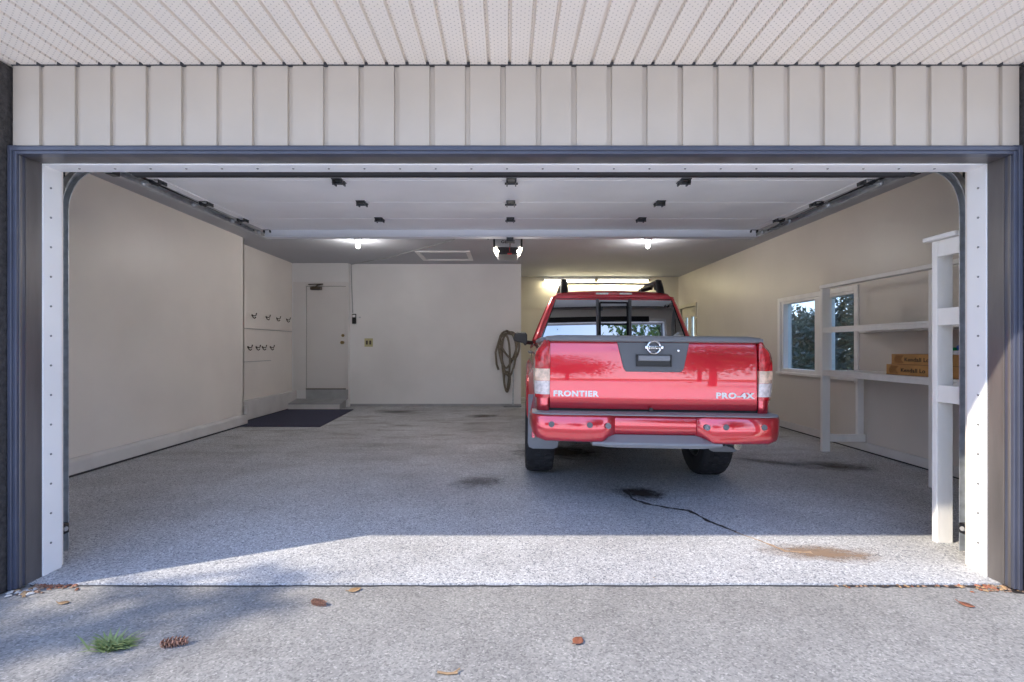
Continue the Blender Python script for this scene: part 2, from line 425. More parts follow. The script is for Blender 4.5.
# right wall with a window opening and a glazed door at its far end
WY0, WY1, WZ0, WZ1 = 5.66, 7.20, 0.83, 1.87
DY0, DY1, DZ1 = 10.45, 11.36, 2.10
b = MB(); T = 0.16
b.box(XR, XR + T, YIN, WY0, 0, ZC); b.box(XR, XR + T, WY0, WY1, 0, WZ0); b.box(XR, XR + T, WY0, WY1, WZ1, ZC)
b.box(XR, XR + T, WY1, DY0, 0, ZC); b.box(XR, XR + T, DY0, DY1, DZ1, ZC); b.box(XR, XR + T, DY1, YFAR + 0.2, 0, ZC)
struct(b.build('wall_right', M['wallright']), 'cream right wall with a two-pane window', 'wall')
b = MB(); b.box(XR - 0.02, XR, YIN, DY0 - 0.08, 0.015, 0.11, 0.004)
struct(b.build('baseboard_right', M['plinth']), 'white baseboard along the right wall', 'baseboard')
b = MB(); b.box(XR - 0.016, XR, YIN, DY0 - 0.08, 0.0005, 0.015)
struct(b.build('trim_3', M['gap']), 'dark gap under the right baseboard', 'trim')

# back walls
b = MB(); b.box(XLR - 0.15, -4.02, YDOOR, YDOOR + 0.14, 0, ZC); b.box(-3.22, XPAN0, YDOOR, YPAN + 0.1, 0, ZC); b.box(-4.02, -3.22, YDOOR, YDOOR + 0.14, 2.42, ZC)
b.box(-4.02, -3.22, YDOOR + 0.005, YDOOR + 0.14, 0, 0.345)
struct(b.build('wall_back_entry', M['wallback']), 'white back wall around the entry door', 'wall')
b = MB(); b.box(XPAN0, XPAN1, YPAN, YPAN + 0.12, 0, ZC); b.box(XPAN1 - 0.12, XPAN1, YPAN + 0.12, YFAR, 0, ZC)
struct(b.build('wall_back', M['wallback']), 'white back wall panel between the entry door and the alcove', 'wall')
b = MB(); b.box(-2.85, XPAN1, YPAN - 0.006, YPAN, 1.555, 1.575); struct(b.build('trim_4', M['wallback']), 'thin seam strip across the back wall panel', 'trim')
b = MB(); b.box(XPAN0, XPAN1, YPAN - 0.012, YPAN, 0.0005, 0.05); struct(b.build('trim_5', M['step']), 'grey painted strip at the foot of the back wall', 'trim')
b = MB(); b.box(XPAN1 - 0.1, XR + 0.1, YFAR, YFAR + 0.15, 0, ZC); struct(b.build('wall_back_alcove', M['wallwarm']), 'pale yellow end wall of the alcove ahead of the truck', 'wall')
b = MB(); b.box(XPAN1, XR, YFAR - 0.008, YFAR, 2.13, 2.15); b.box(XPAN1, XR, YFAR - 0.008, YFAR, 2.60, 2.615); struct(b.build('trim_6', M['wallwarm']), 'seam strips across the alcove wall', 'trim')
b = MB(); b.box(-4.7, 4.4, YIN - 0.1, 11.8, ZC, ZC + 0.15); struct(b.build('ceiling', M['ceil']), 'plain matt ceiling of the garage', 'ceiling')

# front wall (inside lining) and header
b = MB()
b.box(-4.6, OL - 0.02, YF + 0.03, YIN, 0, 3.2); b.box(OR_ + 0.02, 4.4, YF + 0.03, YIN, 0, 3.2); b.box(OL - 0.02, OR_ + 0.02, YF + 0.03, YIN, OZ + 0.02, 3.2)
struct(b.build('wall_front', M['wall']), 'front wall around the garage door opening', 'wall')
# vertical siding above the opening: real profile of flat boards with a narrow sunken groove between
b = MB(); x = -2.46; pts = []
x0 = -2.435 - 0.176 + 0.045
pts.append((-2.455, YF))
k = 0
while True:
    g = -2.325 + 0.1763 * k
    if g > 2.50: break
    pts += [(g, YF), (g + 0.002, YF + 0.014), (g + 0.024, YF + 0.014), (g + 0.027, YF)]
    k += 1
pts += [(2.545, YF), (2.545, YF + 0.03), (-2.455, YF + 0.03)]
ring0 = [(px_, py_, 2.19) for px_, py_ in pts]; ring1 = [(px_, py_, 2.600) for px_, py_ in pts]
b.loft([ring0, ring1], closed=True, caps=True)
sd = b.build('siding', M['siding']); struct(sd, 'off white grooved siding above the garage opening', 'siding')
b = MB(); b.box(-2.46, 2.55, YF - 0.004, YF + 0.01, 2.597, 2.6015); struct(b.build('trim_7', M['gap']), 'dark joint between siding and soffit', 'trim')

# soffit: grooved strip profile
b = MB(); pts = []; xs = -6.0; pitch = 0.1014; off = -0.098
n0 = int((-6.5 - off) / pitch)
for i in range(n0, n0 + 130):
    g = off + pitch * i
    pts += [(g, 2.602), (g + 0.004, 2.618), (g + 0.014, 2.618), (g + 0.018, 2.602)]
pts += [(pts[-1][0], 2.63), (pts[0][0], 2.63)]
b.loft([[(x, YF + 0.02, z) for x, z in pts], [(x, 1.68, z) for x, z in pts]], closed=True, caps=True)
struct(b.build('soffit', M['soffit']), 'perforated vinyl eave soffit over the opening', 'soffit')
# little dark notches where each groove meets the wall channel
b = MB()
for i in range(n0 + 38, n0 + 92):
    g = off + pitch * i; b.box(g + 0.002, g + 0.016, YF - 0.012, YF - 0.004, 2.5965, 2.609)
struct(b.build('trim_8', M['gap']), 'dark groove ends along the wall channel', 'trim')
EAVE = 1.68
b = MB(); b.box(-6.6, 4.6, EAVE - 0.03, EAVE, 2.598, 2.82); struct(b.build('fascia', M['dark']), 'dark fascia board at the eave', 'fascia')
b = MB(); b.prism([(-6.6, EAVE - 0.06, 2.80), (-6.6, EAVE - 0.06, 2.86), (-6.6, 7.0, 4.9), (-6.6, 12.6, 2.95), (-6.6, 12.6, 2.89), (-6.6, 7.0, 4.82)], (11.2, 0, 0))
struct(b.build('roof', M['roof']), 'shingle roof over the garage', 'roof')
# stucco piers at both ends
b = MB(); b.box(-4.6, -2.472, 2.30, YF + 0.05, -0.01, 2.60, 0.01); struct(b.build('pillar_left', M['stucco']), 'dark rough pier at the left end of the front', 'pillar')
b = MB(); b.box(2.556, 4.5, 2.30, YF + 0.05, -0.01, 2.60, 0.01); struct(b.build('pillar_right', M['stucco']), 'dark rough pier at the right end of the front', 'pillar')

# dark jamb boards, brick mould, white stop strips
def jamb(side, n):
    xo = OL if side < 0 else OR_
    s = side
    def bx(m, xa, xb, y0, y1, z0, z1, bev=0.0):
        m.box(min(xa, xb), max(xa, xb), y0, y1, z0, z1, bev)
    m = MB()                                   # face moulding, three stepped beads
    bx(m, xo - 0.002 * s, xo + 0.043 * s, 2.374, 2.42, 0, OZ + 0.042, 0.004)
    bx(m, xo + 0.014 * s, xo + 0.034 * s, 2.365, 2.378, 0, OZ + 0.032, 0.003)
    o = m.build('trim_%d' % n, M['darkblue']); struct(o, 'dark grey face moulding on the %s of the opening' % ('left' if s < 0 else 'right'), 'trim')
    m = MB(); bx(m, xo, xo + 0.03 * s, 2.377, 2.508, 0, OZ + 0.02)
    bx(m, xo - 0.006 * s, xo, 2.388, 2.402, 0, OZ - 0.001, 0.003); bx(m, xo - 0.004 * s, xo, 2.420, 2.428, 0, OZ - 0.001, 0.002)
    struct(m.build('trim_%d' % (n + 1), M['dark']), 'scuffed dark jamb board on the %s of the opening' % ('left' if s < 0 else 'right'), 'trim')
    m = MB(); bx(m, xo - 0.006 * s, xo + 0.03 * s, 2.508, 2.615, 0.0, OZ, 0.003)
    for z in [0.16 + 0.157 * i for i in range(13)]:
        m.lathe([(0.0055, 0.0), (0.0055, 0.003), (0.003, 0.0045)] if s < 0 else [(0.003, -0.0045), (0.0055, -0.003), (0.0055, 0.0)], 'x', (xo - 0.006 * s, 2.55, z), 8, mi=1)
    struct(m.build('trim_%d' % (n + 2), [M['jamb'], M['nail']]), 'white nailed strip on the %s side of the door opening' % ('left' if s < 0 else 'right'), 'trim')
jamb(-1, 10); jamb(1, 13)
b = MB(); b.box(OL - 0.042, OR_ + 0.042, 2.3755, 2.419, OZ - 0.002, OZ + 0.041, 0.004); b.box(OL - 0.030, OR_ + 0.030, 2.3665, 2.379, OZ + 0.013, OZ + 0.033, 0.003)
struct(b.build('trim_16', M['darkblue']), 'dark grey face moulding across the head of the opening', 'trim')
b = MB(); b.box(OL, OR_, 2.378, 2.508, OZ, OZ + 0.03)
struct(b.build('trim_17', M['dark']), 'dark head jamb under the siding', 'trim')
b = MB(); b.box(OL, OR_, 2.508, 2.615, OZ - 0.006, OZ + 0.03, 0.003)
for i in range(25):
    b.lathe([(0.003, -0.0045), (0.0055, -0.003), (0.0055, 0.0)], 'z', (OL + 0.15 + 0.19 * i, 2.56, OZ - 0.006), 8, mi=1)
struct(b.build('trim_18', [M['jamb'], M['nail']]), 'white nailed strip across the head of the door opening', 'trim')
b = MB(); b.box(-2.05, 2.2, 2.618, 2.66, OZ - 0.022, OZ + 0.06, 0.006)
struct(b.build('trim_19', M['rubber']), 'black rubber weather seal behind the head strip', 'trim')

# ------------------------------------------------------------------ window in the right wall
wr = D.objects.new('window_1', None); COL.objects.link(wr); wr.location = (XR, 0, 0); struct(wr, 'two-pane window in the right wall', 'window')
b = MB()
b.box(-0.02, 0.0, WY0 - 0.06, WY0, WZ0 - 0.05, WZ1 + 0.06, 0.003); b.box(-0.02, 0.0, WY1, WY1 + 0.06, WZ0 - 0.05, WZ1 + 0.06, 0.003)
b.box(-0.02, 0.0, WY0, WY1, WZ1, WZ1 + 0.06, 0.003)
b.build('casing', M['whitewood'], wr)
b = MB()
for y0, y1 in ((WY0, WY0 + 0.035), (6.18, 6.42), (WY1 - 0.05, WY1)):
    b.box(0.004, 0.116, y0, y1, WZ0 + 0.001, WZ1 - 0.001, 0.004)
b.box(0.0, 0.12, WY0, WY1, WZ0, WZ0 + 0.055, 0.004); b.box(0.0, 0.12, WY0, WY1, WZ1 - 0.035, WZ1, 0.004)
b.build('sash', M['whitewood'], wr)
b = MB(); b.box(-0.05, 0.02, WY0 - 0.06, WY1 + 0.06, WZ0 - 0.03, WZ0 + 0.005, 0.004); b.build('sill', M['whitewood'], wr)
for y0, y1 in ((WY0 + 0.035, 6.18), (6.42, WY1 - 0.05)):
    b = MB(); b.box(0.075, 0.081, y0, y1, WZ0 + 0.05, WZ1 - 0.03); b.build('pane', M['winglass'], wr)

# glazed side door at the far end of the right wall
dr = D.objects.new('door_1', None); COL.objects.link(dr); dr.location = (XR, 0, 0); struct(dr, 'cream side door with narrow glass lights beyond the truck', 'door')
b = MB()
L1, L2 = (10.62, 10.80), (10.98, 11.16)
b.box(0.03, 0.075, DY0, L1[0], 0.02, DZ1); b.box(0.03, 0.075, L1[1], L2[0], 0.02, DZ1); b.box(0.03, 0.075, L2[1], DY1, 0.02, DZ1)
for l in (L1, L2):
    b.box(0.03, 0.075, l[0], l[1], 0.02, 1.0); b.box(0.03, 0.075, l[0], l[1], 1.88, DZ1)
b.build('leaf', M['wallwarm'], dr)
for l in (L1, L2):
    b = MB(); b.box(0.05, 0.056, l[0], l[1], 1.0, 1.88); b.build('pane', M['winglass'], dr)
b = MB(); b.box(-0.02, 0.03, DY0 - 0.07, DY0, 0, DZ1 + 0.07); b.box(-0.02, 0.03, DY1, DY1 + 0.07, 0, DZ1 + 0.07); b.box(-0.025, 0.03, DY0, DY1, DZ1, DZ1 + 0.07)
b.build('casing', M['wallwarm'], dr)
b = MB(); b.tube([(0.03, 10.52, 0.98), (-0.03, 10.52, 0.98)], 0.012, 8); b.sphere((-0.04, 10.52, 0.98), 0.028); b.build('handle', M['brass'], dr, smooth=True)

# entry door on the back wall
ed = D.objects.new('door_2', None); COL.objects.link(ed); ed.location = (0, YDOOR, 0); struct(ed, 'white slab entry door above grey steps', 'door')
b = MB(); b.box(-4.012, -3.228, 0.015, 0.055, 0.372, 2.412); b.build('leaf', M['doorwhite'], ed)
b = MB(); b.box(-4.022, -4.012, 0.02, 0.05, 0.36, 2.42); b.box(-3.228, -3.218, 0.02, 0.05, 0.36, 2.42); b.box(-4.02, -3.22, 0.02, 0.05, 2.412, 2.422); b.box(-4.02, -3.22, -0.01, 0.05, 0.352, 0.372); b.build('gap_seal', M['bronze'], ed)
b = MB(); b.box(-4.27, -4.022, -0.014, 0.0, 0.335, 2.50, 0.003); b.box(-3.218, -3.172, -0.014, 0.0, 0.335, 2.50, 0.003); b.box(-4.022, -3.218, -0.014, 0.0, 2.422, 2.50, 0.003); b.build('casing', M['doorwhite'], ed)
b = MB(); b.lathe([(0.03, 0.015), (0.03, 0.005), (0.012, 0.0), (0.012, -0.03), (0.028, -0.04), (0.033, -0.06), (0.022, -0.08)], 'y', (-3.285, 0, 1.29), 16); b.build('knob', M['brass'], ed, smooth=True)
b = MB(); b.lathe([(0.03, 0.015), (0.03, 0.0), (0.024, -0.015), (0.010, -0.018)], 'y', (-3.285, 0, 1.43), 16); b.build('deadbolt', M['brass'], ed, smooth=True)
b = MB(); b.box(-3.92, -3.70, -0.06, 0.015, 2.34, 2.40, 0.01); b.lathe([(0.02, -0.01), (0.02, 0.01)], 'z', (-3.80, -0.03, 2.41), 10)
b.tube([(-3.80, -0.03, 2.425), (-3.60, -0.22, 2.43)], 0.012, 6); b.tube([(-3.60, -0.22, 2.43), (-3.96, -0.02, 2.45)], 0.011, 6)
b.build('door_closer', M['bronze'], ed)

# ------------------------------------------------------------------ step and mat
st = thing('entry_step', 'low grey painted step below the white entry door', 'step', (-3.72, 9.4, 0))
b = MB(); b.prism([(-0.55, -0.19, 0.10), (-0.55, -0.19, 0.115), (-0.55, 0.19, 0.17), (-0.55, 0.19, 0.155)], (1.08, 0, 0)); b.build('tread', M['step'], st)
b = MB(); b.box(-0.53, 0.50, -0.18, -0.16, 0.0, 0.105, 0.002); b.build('riser', M['plinth'], st)
b = MB(); b.prism([(0.0, -0.16, 0), (0.0, -0.16, 0.105), (0.0, 0.19, 0.155), (0.0, 0.19, 0)], (0.02, 0, 0))
o = b.build('side_panel', M['step'], st); o.location = (0.48, 0, 0)
c = o.copy(); COL.objects.link(c); c.parent = st; c.location = (-0.53, 0, 0)
b = MB(); b.box(-4.015, -3.175, YDOOR - 0.02, YDOOR + 0.002, 0.16, 0.352); struct(b.build('trim_20', M['step']), 'grey riser board under the entry door', 'trim')
b = MB(); q = [(-4.16, 7.22), (-2.80, 7.18), (-2.93, 9.16), (-4.19, 9.16)]
b.prism([(x, y, 0.001) for x, y in q], (0, 0, 0.012)); tag(b.build('door_mat', M['mat']), 'dark navy ribbed mat on the floor before the entry step', 'mat')

# ------------------------------------------------------------------ coat hook boards
def hook_board(z0, z1, y0, y1, ys, zh, lab, hl):
    b = MB(); b.box(XLR, XLR + 0.018, y0, y1, z0, z1, 0.004)
    bd = b.build('hook_board', M['wall']); tag(bd, lab, 'hook board')
    b = MB(); b.box(0.0, 0.004, y0, y1, z0 - 0.008, z0)
    e = b.build('bottom_edge', M['step'], bd); e.location = (XLR + 0.012, 0, 0)
    for k, y in enumerate(ys):
        m = MB()
        m.lathe([(0.018, 0.0), (0.018, 0.006), (0.008, 0.010)], 'x', (0, 0, 0), 10)
        m.tube([(0.004, 0, 0), (0.045, 0, -0.012), (0.065, 0, -0.005), (0.075, 0, 0.025)], 0.008, 6)
        m.tube([(0.004, 0, 0.0), (0.022, 0, -0.04), (0.045, 0, -0.055), (0.060, 0, -0.038)], 0.008, 6)
        m.sphere((0.075, 0, 0.028), 0.011, 8, 6); m.sphere((0.060, 0, -0.036), 0.010, 8, 6)
        h = m.build('coat_hook', M['bronze'], None, smooth=True, loc=(XLR + 0.018, y, zh))
        tag(h, hl[k], 'hook')
O4 = ['nearest the garage door', 'second from the garage door', 'third from the garage door', 'nearest the entry door']
hook_board(1.51, 1.79, 7.42, 9.58, [8.06, 8.53, 8.92, 9.32], 1.735, 'upper white board of coat hooks on the recessed left wall', ['upper row coat hook, ' + q for q in O4])
hook_board(0.96, 1.28, 7.42, 8.72, [7.93, 8.19, 8.40, 8.68], 1.20, 'lower shorter white board of coat hooks on the recessed left wall', ['lower row coat hook, ' + q for q in O4])

# ------------------------------------------------------------------ opener button, switch, hose, vacuum wand
wb = thing('opener_button', 'black wall button for the garage door beside the entry door', 'button', (-3.09, YPAN, 1.78))
b = MB(); b.box(-0.04, 0.04, -0.03, 0, -0.11, 0.09, 0.006); b.build('housing', M['blackpl'], wb)
b = MB(); b.box(-0.03, 0.03, -0.036, -0.03, 0.02, 0.07, 0.004); b.build('push_pad', M['whitepl'], wb)
b = MB(); b.box(0.09, 0.13, -0.012, 0, 0.01, 0.03); b.build('wire_clip', M['steel'], wb)
sw = thing('light_switch', 'almond double switch plate on the white back wall', 'switch', (-2.80, YPAN, 1.29))
b = MB(); b.box(-0.085, 0.085, -0.008, 0, -0.085, 0.085, 0.004); b.build('plate', M['almond'], sw)
for sx in (-0.035, 0.035):
    b = MB(); b.box(sx - 0.02, sx + 0.02, -0.016, -0.008, -0.04, 0.04, 0.003); b.build('toggle', M['bronze'], sw)
# hose coils
def loop(cx, w, ztop, zbot, twist, n=28, ph=0.0):
    P = []
    for i in range(n + 1):
        a = 2 * PI * i / n + ph
        z = (ztop + zbot) / 2 + (ztop - zbot) / 2 * math.cos(a)
        x = cx + w * math.sin(a) * (0.75 + 0.25 * math.cos(a)) + twist * (1 - math.cos(a)) / 2
        P.append((x, -0.07 - 0.03 * math.sin(a * 2 + ph) - 0.02 * twist, z))
    return P
hs = thing('vacuum_hose', 'long tan hose hung in loops on the back wall beside the truck', 'hose', (0.02, YPAN, 0))
b = MB()
b.tube(loop(-0.03, 0.22, 1.52, 0.62, 0.05), 0.021, 8); b.tube(loop(0.06, 0.20, 1.50, 0.78, -0.10), 0.021, 8); b.tube(loop(0.0, 0.24, 1.47, 0.95, 0.10), 0.021, 8)
b.tube(loop(-0.05, 0.10, 1.44, 0.32, 0.02), 0.021, 8); b.tube(loop(-0.02, 0.075, 0.70, 0.30, 0.0), 0.021, 8)
b.tube([(-0.16, -0.08, 1.40), (-0.25, -0.06, 1.1), (-0.23, -0.05, 0.85), (-0.19, -0.05, 0.74)], 0.021, 8)
b.build('coils', M['hose'], hs, smooth=True, angle=80)
b = MB(); b.tube([(-0.02, 0.0, 1.50), (-0.02, -0.14, 1.50), (-0.02, -0.15, 1.54)], 0.014, 8); b.build('wall_hook', M['bronze'], hs, smooth=True)
vw = thing('vacuum_wand', 'thin upright floor wand with wide head below the hanging hose', 'wand', (0.12, YPAN - 0.12, 0))
b = MB(); b.tube([(0, 0, 0.035), (0.01, 0.10, 1.0)], 0.014, 10); b.build('tube', M['steel'], vw, smooth=True)
b = MB(); b.box(-0.19, 0.17, -0.05, 0.05, 0.0, 0.035, 0.01); b.build('floor_head', M['plasticlight'], vw)

# ------------------------------------------------------------------ overhead door, tracks, opener
gd = thing('overhead_door', 'white sectional garage door raised flat under the ceiling', 'garage door', (0.035, 2.78, 2.338))
slope = math.radians(1.1); gd.rotation_euler = (slope, 0, 0)
PW = 0.53; HX = 2.47
for i in range(4):
    b = MB(); b.box(-HX, HX, i * PW + 0.003, (i + 1) * PW - 0.003, 0.0, 0.045, 0.004)
    for sx in (-1, 1): b.box(min(sx * (HX - 0.07), sx * HX), max(sx * (HX - 0.07), sx * HX), i * PW + 0.004, (i + 1) * PW - 0.004, -0.006, 0.002)
    b.build('panel', M['doorpanel'], gd)
def hinge(m, x, y):
    m.box(x - 0.035, x + 0.035, y - 0.055, y - 0.012, -0.006, -0.0005); m.box(x - 0.035, x + 0.035, y + 0.012, y + 0.055, -0.006, -0.0005)
    for q in (-0.03, 0.03): m.box(x + q - 0.004, x + q + 0.004, y - 0.04, y + 0.04, -0.03, -0.005)
    m.tube([(x - 0.045, y, -0.022), (x + 0.045, y, -0.022)], 0.008, 8)
for i in (1, 2, 3):
    for x in (-1.19, 0.0, 1.19):
        b = MB(); hinge(b, x - 0.005, i * PW); b.build('hinge', M['steeldark'], gd)
b = MB(); b.box(-HX, HX, 4 * PW - 0.075, 4 * PW - 0.07, -0.075, 0.0); b.box(-HX, HX, 4 * PW - 0.13, 4 * PW - 0.02, -0.079, -0.073); b.build('strut', M['strut'], gd)
b = MB(); b.tube([(-HX, 0.0, 0.02), (HX, 0.0, 0.02)], 0.028, 8); b.build('bottom_seal', M['rubber'], gd, smooth=True)
for i in range(5):
    for sx in (-1, 1):
        y = min(max(i * PW, 0.08), 4 * PW - 0.06); x = sx * 2.44
        b = MB(); hinge(b, x, y); b.build('roller_bracket', M['steeldark'], gd)
        b = MB(); b.tube([(x, y, -0.02), (x + sx * 0.10, y, -0.02)], 0.006, 6); b.lathe([(0.02, -0.012), (0.024, -0.006), (0.024, 0.006), (0.02, 0.012)], 'x', (x + sx * 0.095, y, -0.02), 12); b.build('roller', M['steel'], gd, smooth=True)
b = MB(); b.box(-0.04, 0.03, 4 * PW - 0.10, 4 * PW - 0.02, -0.12, -0.08); b.box(-0.012, 0.006, 4 * PW - 0.07, 4 * PW + 0.3, -0.10, -0.09); b.build('opener_arm', M['steeldark'], gd)

def sweep_profile(m, path, prof):
    """path: list of (y,z); prof: list of (u along normal, x)"""
    rings = []
    for i, p in enumerate(path):
        a = path[max(i - 1, 0)]; c = path[min(i + 1, len(path) - 1)]
        t = Vector((c[0] - a[0], c[1] - a[1])).normalized(); n = Vector((-t[1], t[0]))
        rings.append([(x, p[0] + n[0] * u, p[1] + n[1] * u) for u, x in prof])
    m.loft(rings, True, True)
def track(side):
    s = side; xw = OL - 0.128 if s < 0 else OR_ + 0.128    # back of the C
    t = thing('door_track', 'steel door track running up the %s' % ('left jamb and in along the cream wall' if s < 0 else 'right jamb and in above the shelves'), 'door track', (0, 0, 0))
    prof = [(-0.022, xw - s * 0.042), (-0.022, xw), (0.022, xw), (0.022, xw - s * 0.042), (0.018, xw - s * 0.042), (0.018, xw - s * 0.004), (-0.018, xw - s * 0.004), (-0.018, xw - s * 0.042)]
    ya, zh, R = 2.735, 2.335, 0.36
    m = MB(); sweep_profile(m, [(ya, 0.03), (ya, 1.0), (ya, zh - R)], prof); m.build('vertical_track', M['steel'], t)
    m = MB(); sweep_profile(m, [(ya + R - R * math.cos(a), zh - R + R * math.sin(a)) for a in [PI / 2 * i / 10 for i in range(11)]], prof); m.build('curved_track', M['steel'], t, smooth=True)
    m = MB(); sweep_profile(m, [(ya + R, zh), (4.0, zh + 0.015), (5.15, zh + 0.03)], prof); m.build('horizontal_track', M['steel'], t)
    xb = xw - s * 0.0005
    m = MB(); m.box(min(xb, xb + s * 0.004), max(xb, xb + s * 0.004), 3.1, 5.15, zh + 0.03, zh + 0.062); m.box(min(xb, xb + s * 0.02), max(xb, xb + s * 0.02), 3.1, 5.15, zh + 0.058, zh + 0.062); m.build('angle_iron', M['steeldark'], t)
    m = MB(); m.box(min(xb, xb + s * 0.03), max(xb, xb + s * 0.03), 2.652, 2.656, 0.02, 2.2); m.box(min(xb - s * 0.003, xb - s * 0.0), max(xb - s * 0.003, xb), 2.652, 2.712, 0.02, 2.0); m.build('wall_bracket', M['steel'], t)
    for y in (5.08,):
        m = MB(); m.box(xb - 0.015, xb + 0.015, y - 0.015, y + 0.015, zh + 0.07, ZC); m.build('hanger', M['steeldark'], t)
    for i in range(9):
        m = MB(); m.lathe([(0.010, -0.005), (0.010, 0.005)], 'x', (xb - s * 0.008, 3.15 + 0.24 * i, zh + 0.045), 8); m.build('bolt', M['steeldark'], t)
    m = MB(); m.box(min(xw - s * 0.044, xw + s * 0.004), max(xw - s * 0.044, xw + s * 0.004), 3.06, 3.12, zh - 0.03, zh + 0.06, 0.003); m.build('splice_plate', M['steeldark'], t)
    m = MB(); x1 = xw + s * 0.008; m.tube([(x1, 2.78, 0.4), (x1, 2.78, zh - 0.12), (x1 + s * 0.0, 2.86, zh + 0.02), (x1, 3.1, zh + 0.11), (x1, 5.1, zh + 0.13)], 0.006, 6); m.build('lift_cable', M['steeldark'], t)
track(-1); track(1)
for s, lab in ((-1, 'small black safety sensor low on the left door track'), (1, 'small black safety sensor low on the right door track')):
    xs_ = (OL - 0.064) if s < 0 else (OR_ + 0.064)
    t = thing('safety_sensor', lab, 'sensor', (xs_, 2.688, 0.18))
    m = MB(); m.box(-0.018, 0.018, -0.02, 0.03, -0.03, 0.03, 0.006); m.build('body', M['blackpl'], t)
    m = MB(); m.lathe([(0.014, 0.0), (0.012, -0.006 * s)], 'x', (-0.018 * s, 0.005, 0.0), 10); m.build('lens', M['greybox'], t)
    m = MB(); m.box(-0.003, 0.003, -0.032, 0.0, -0.02, 0.055); m.build('bracket', M['steel'], t)

op = thing('garage_door_opener', 'grey ceiling opener with two glowing lamps hanging above the truck', 'opener', (0.01, 5.6, 2.27))
b = MB(); b.box(-0.150, 0.150, 0, 0.42, 0.095, 0.215, 0.012); b.build('housing', M['greybox'], op)
b = MB(); b.box(-0.125, 0.125, -0.006, 0.40, 0.012, 0.095, 0.01); b.build('belly', M['blackpl'], op)
for sx in (-1, 1):
    b = MB(); b.box(min(sx * 0.145, sx * 0.172), max(sx * 0.145, sx * 0.172), 0.01, 0.40, 0.09, 0.21, 0.008); b.build('end_cap', M['blackpl'], op)
    b = MB(); b.prism([(sx * 0.170, -0.012, 0.088), (sx * 0.140, -0.012, 0.092), (sx * 0.098, -0.012, 0.045), (sx * 0.120, -0.012, 0.014), (sx * 0.140, -0.012, 0.014)], (0, 0.14, 0)); b.build('lamp_lens', M['lamp'], op, bevel=0.006)
b = MB(); b.box(-0.012, 0.012, -2.9, 0.02, 0.245, 0.275); b.build('rail', M['steeldark'], op)
b = MB(); b.box(-0.06, 0.06, 0.0, 0.10, 0.205, 0.24, 0.006); b.lathe([(0.045, 0.205), (0.045, 0.245), (0.02, 0.25)], 'z', (0, 0.16, 0), 16); b.build('sprocket_cover', M['steeldark'], op)
b = MB()
for x in (-0.11, 0.13): b.box(x - 0.012, x + 0.012, 0.10, 0.13, 0.20, ZC - 2.27)
b.box(-0.12, 0.14, 0.09, 0.125, 0.235, 0.26); b.build('hanger', M['steeldark'], op)
b = MB(); b.tube([(-0.13, 0.02, 0.20), (-0.16, 0.0, 0.225), (-0.21, -0.02, 0.215), (-0.235, -0.03, 0.185)], 0.014, 8); b.build('antenna_lead', M['blackpl'], op, smooth=True)
b = MB(); b.tube([(0.012, -0.2, 0.245), (0.02, -0.22, 0.0)], 0.003, 6); b.box(-0.005, 0.045, -0.235, -0.215, -0.035, -0.018, 0.006); b.build('release_handle', M['redpl'], op)
text_mesh('GENIE', 0.045, 0.001, M['ink'], op, 'lettering', (0, -0.001, 0.155), 1.3, 0.0015)

b = MB(); zc = ZC - 0.0105
b.tube([(-3.12, YPAN - 0.011, 1.89), (-3.14, YPAN - 0.011, 2.4), (-3.15, YPAN - 0.011, zc), (-2.2, 8.95, zc), (-0.85, 7.5, zc), (-0.1, 5.95, zc), (-0.08, 5.8, 2.5)], 0.010, 6)
tag(b.build('opener_wire', M['step'], smooth=True), 'thin grey wire from the wall button along the ceiling to the opener', 'wire')

for x, lab in ((-2.33, 'bare glowing ceiling bulb on the entry door side of the opener'), (2.20, 'bare glowing ceiling bulb on the truck side of the opener')):
    t = thing('ceiling_bulb', lab, 'bulb', (x, 7.5, ZC))
    b = MB(); b.lathe([(0.06, 0.0), (0.06, -0.015), (0.035, -0.03), (0.02, -0.045)], 'z', (0, 0, 0), 16); b.build('socket', M['whitepl'], t, smooth=True)
    b = MB(); b.lathe([(0.013, -0.045), (0.016, -0.06), (0.030, -0.085), (0.033, -0.105), (0.026, -0.128), (0.008, -0.138)], 'z', (0, 0, 0), 16); b.build('glass_bulb', M['bulb'], t, smooth=True)
    l = D.lights.new('bulb_light', 'POINT'); l.energy = 14; l.color = (1.0, 0.96, 0.92); l.shadow_soft_size = 0.05
    lo = D.objects.new('bulb_light', l); COL.objects.link(lo); lo.location = (x, 7.5, ZC - 0.22)
for x in (-0.14, 0.16):
    l = D.lights.new('opener_light', 'POINT'); l.energy = 14; l.color = (1.0, 0.94, 0.87); l.shadow_soft_size = 0.05
    lo = D.objects.new('opener_light', l); COL.objects.link(lo); lo.location = (x * 1.6, 6.0, 2.19)

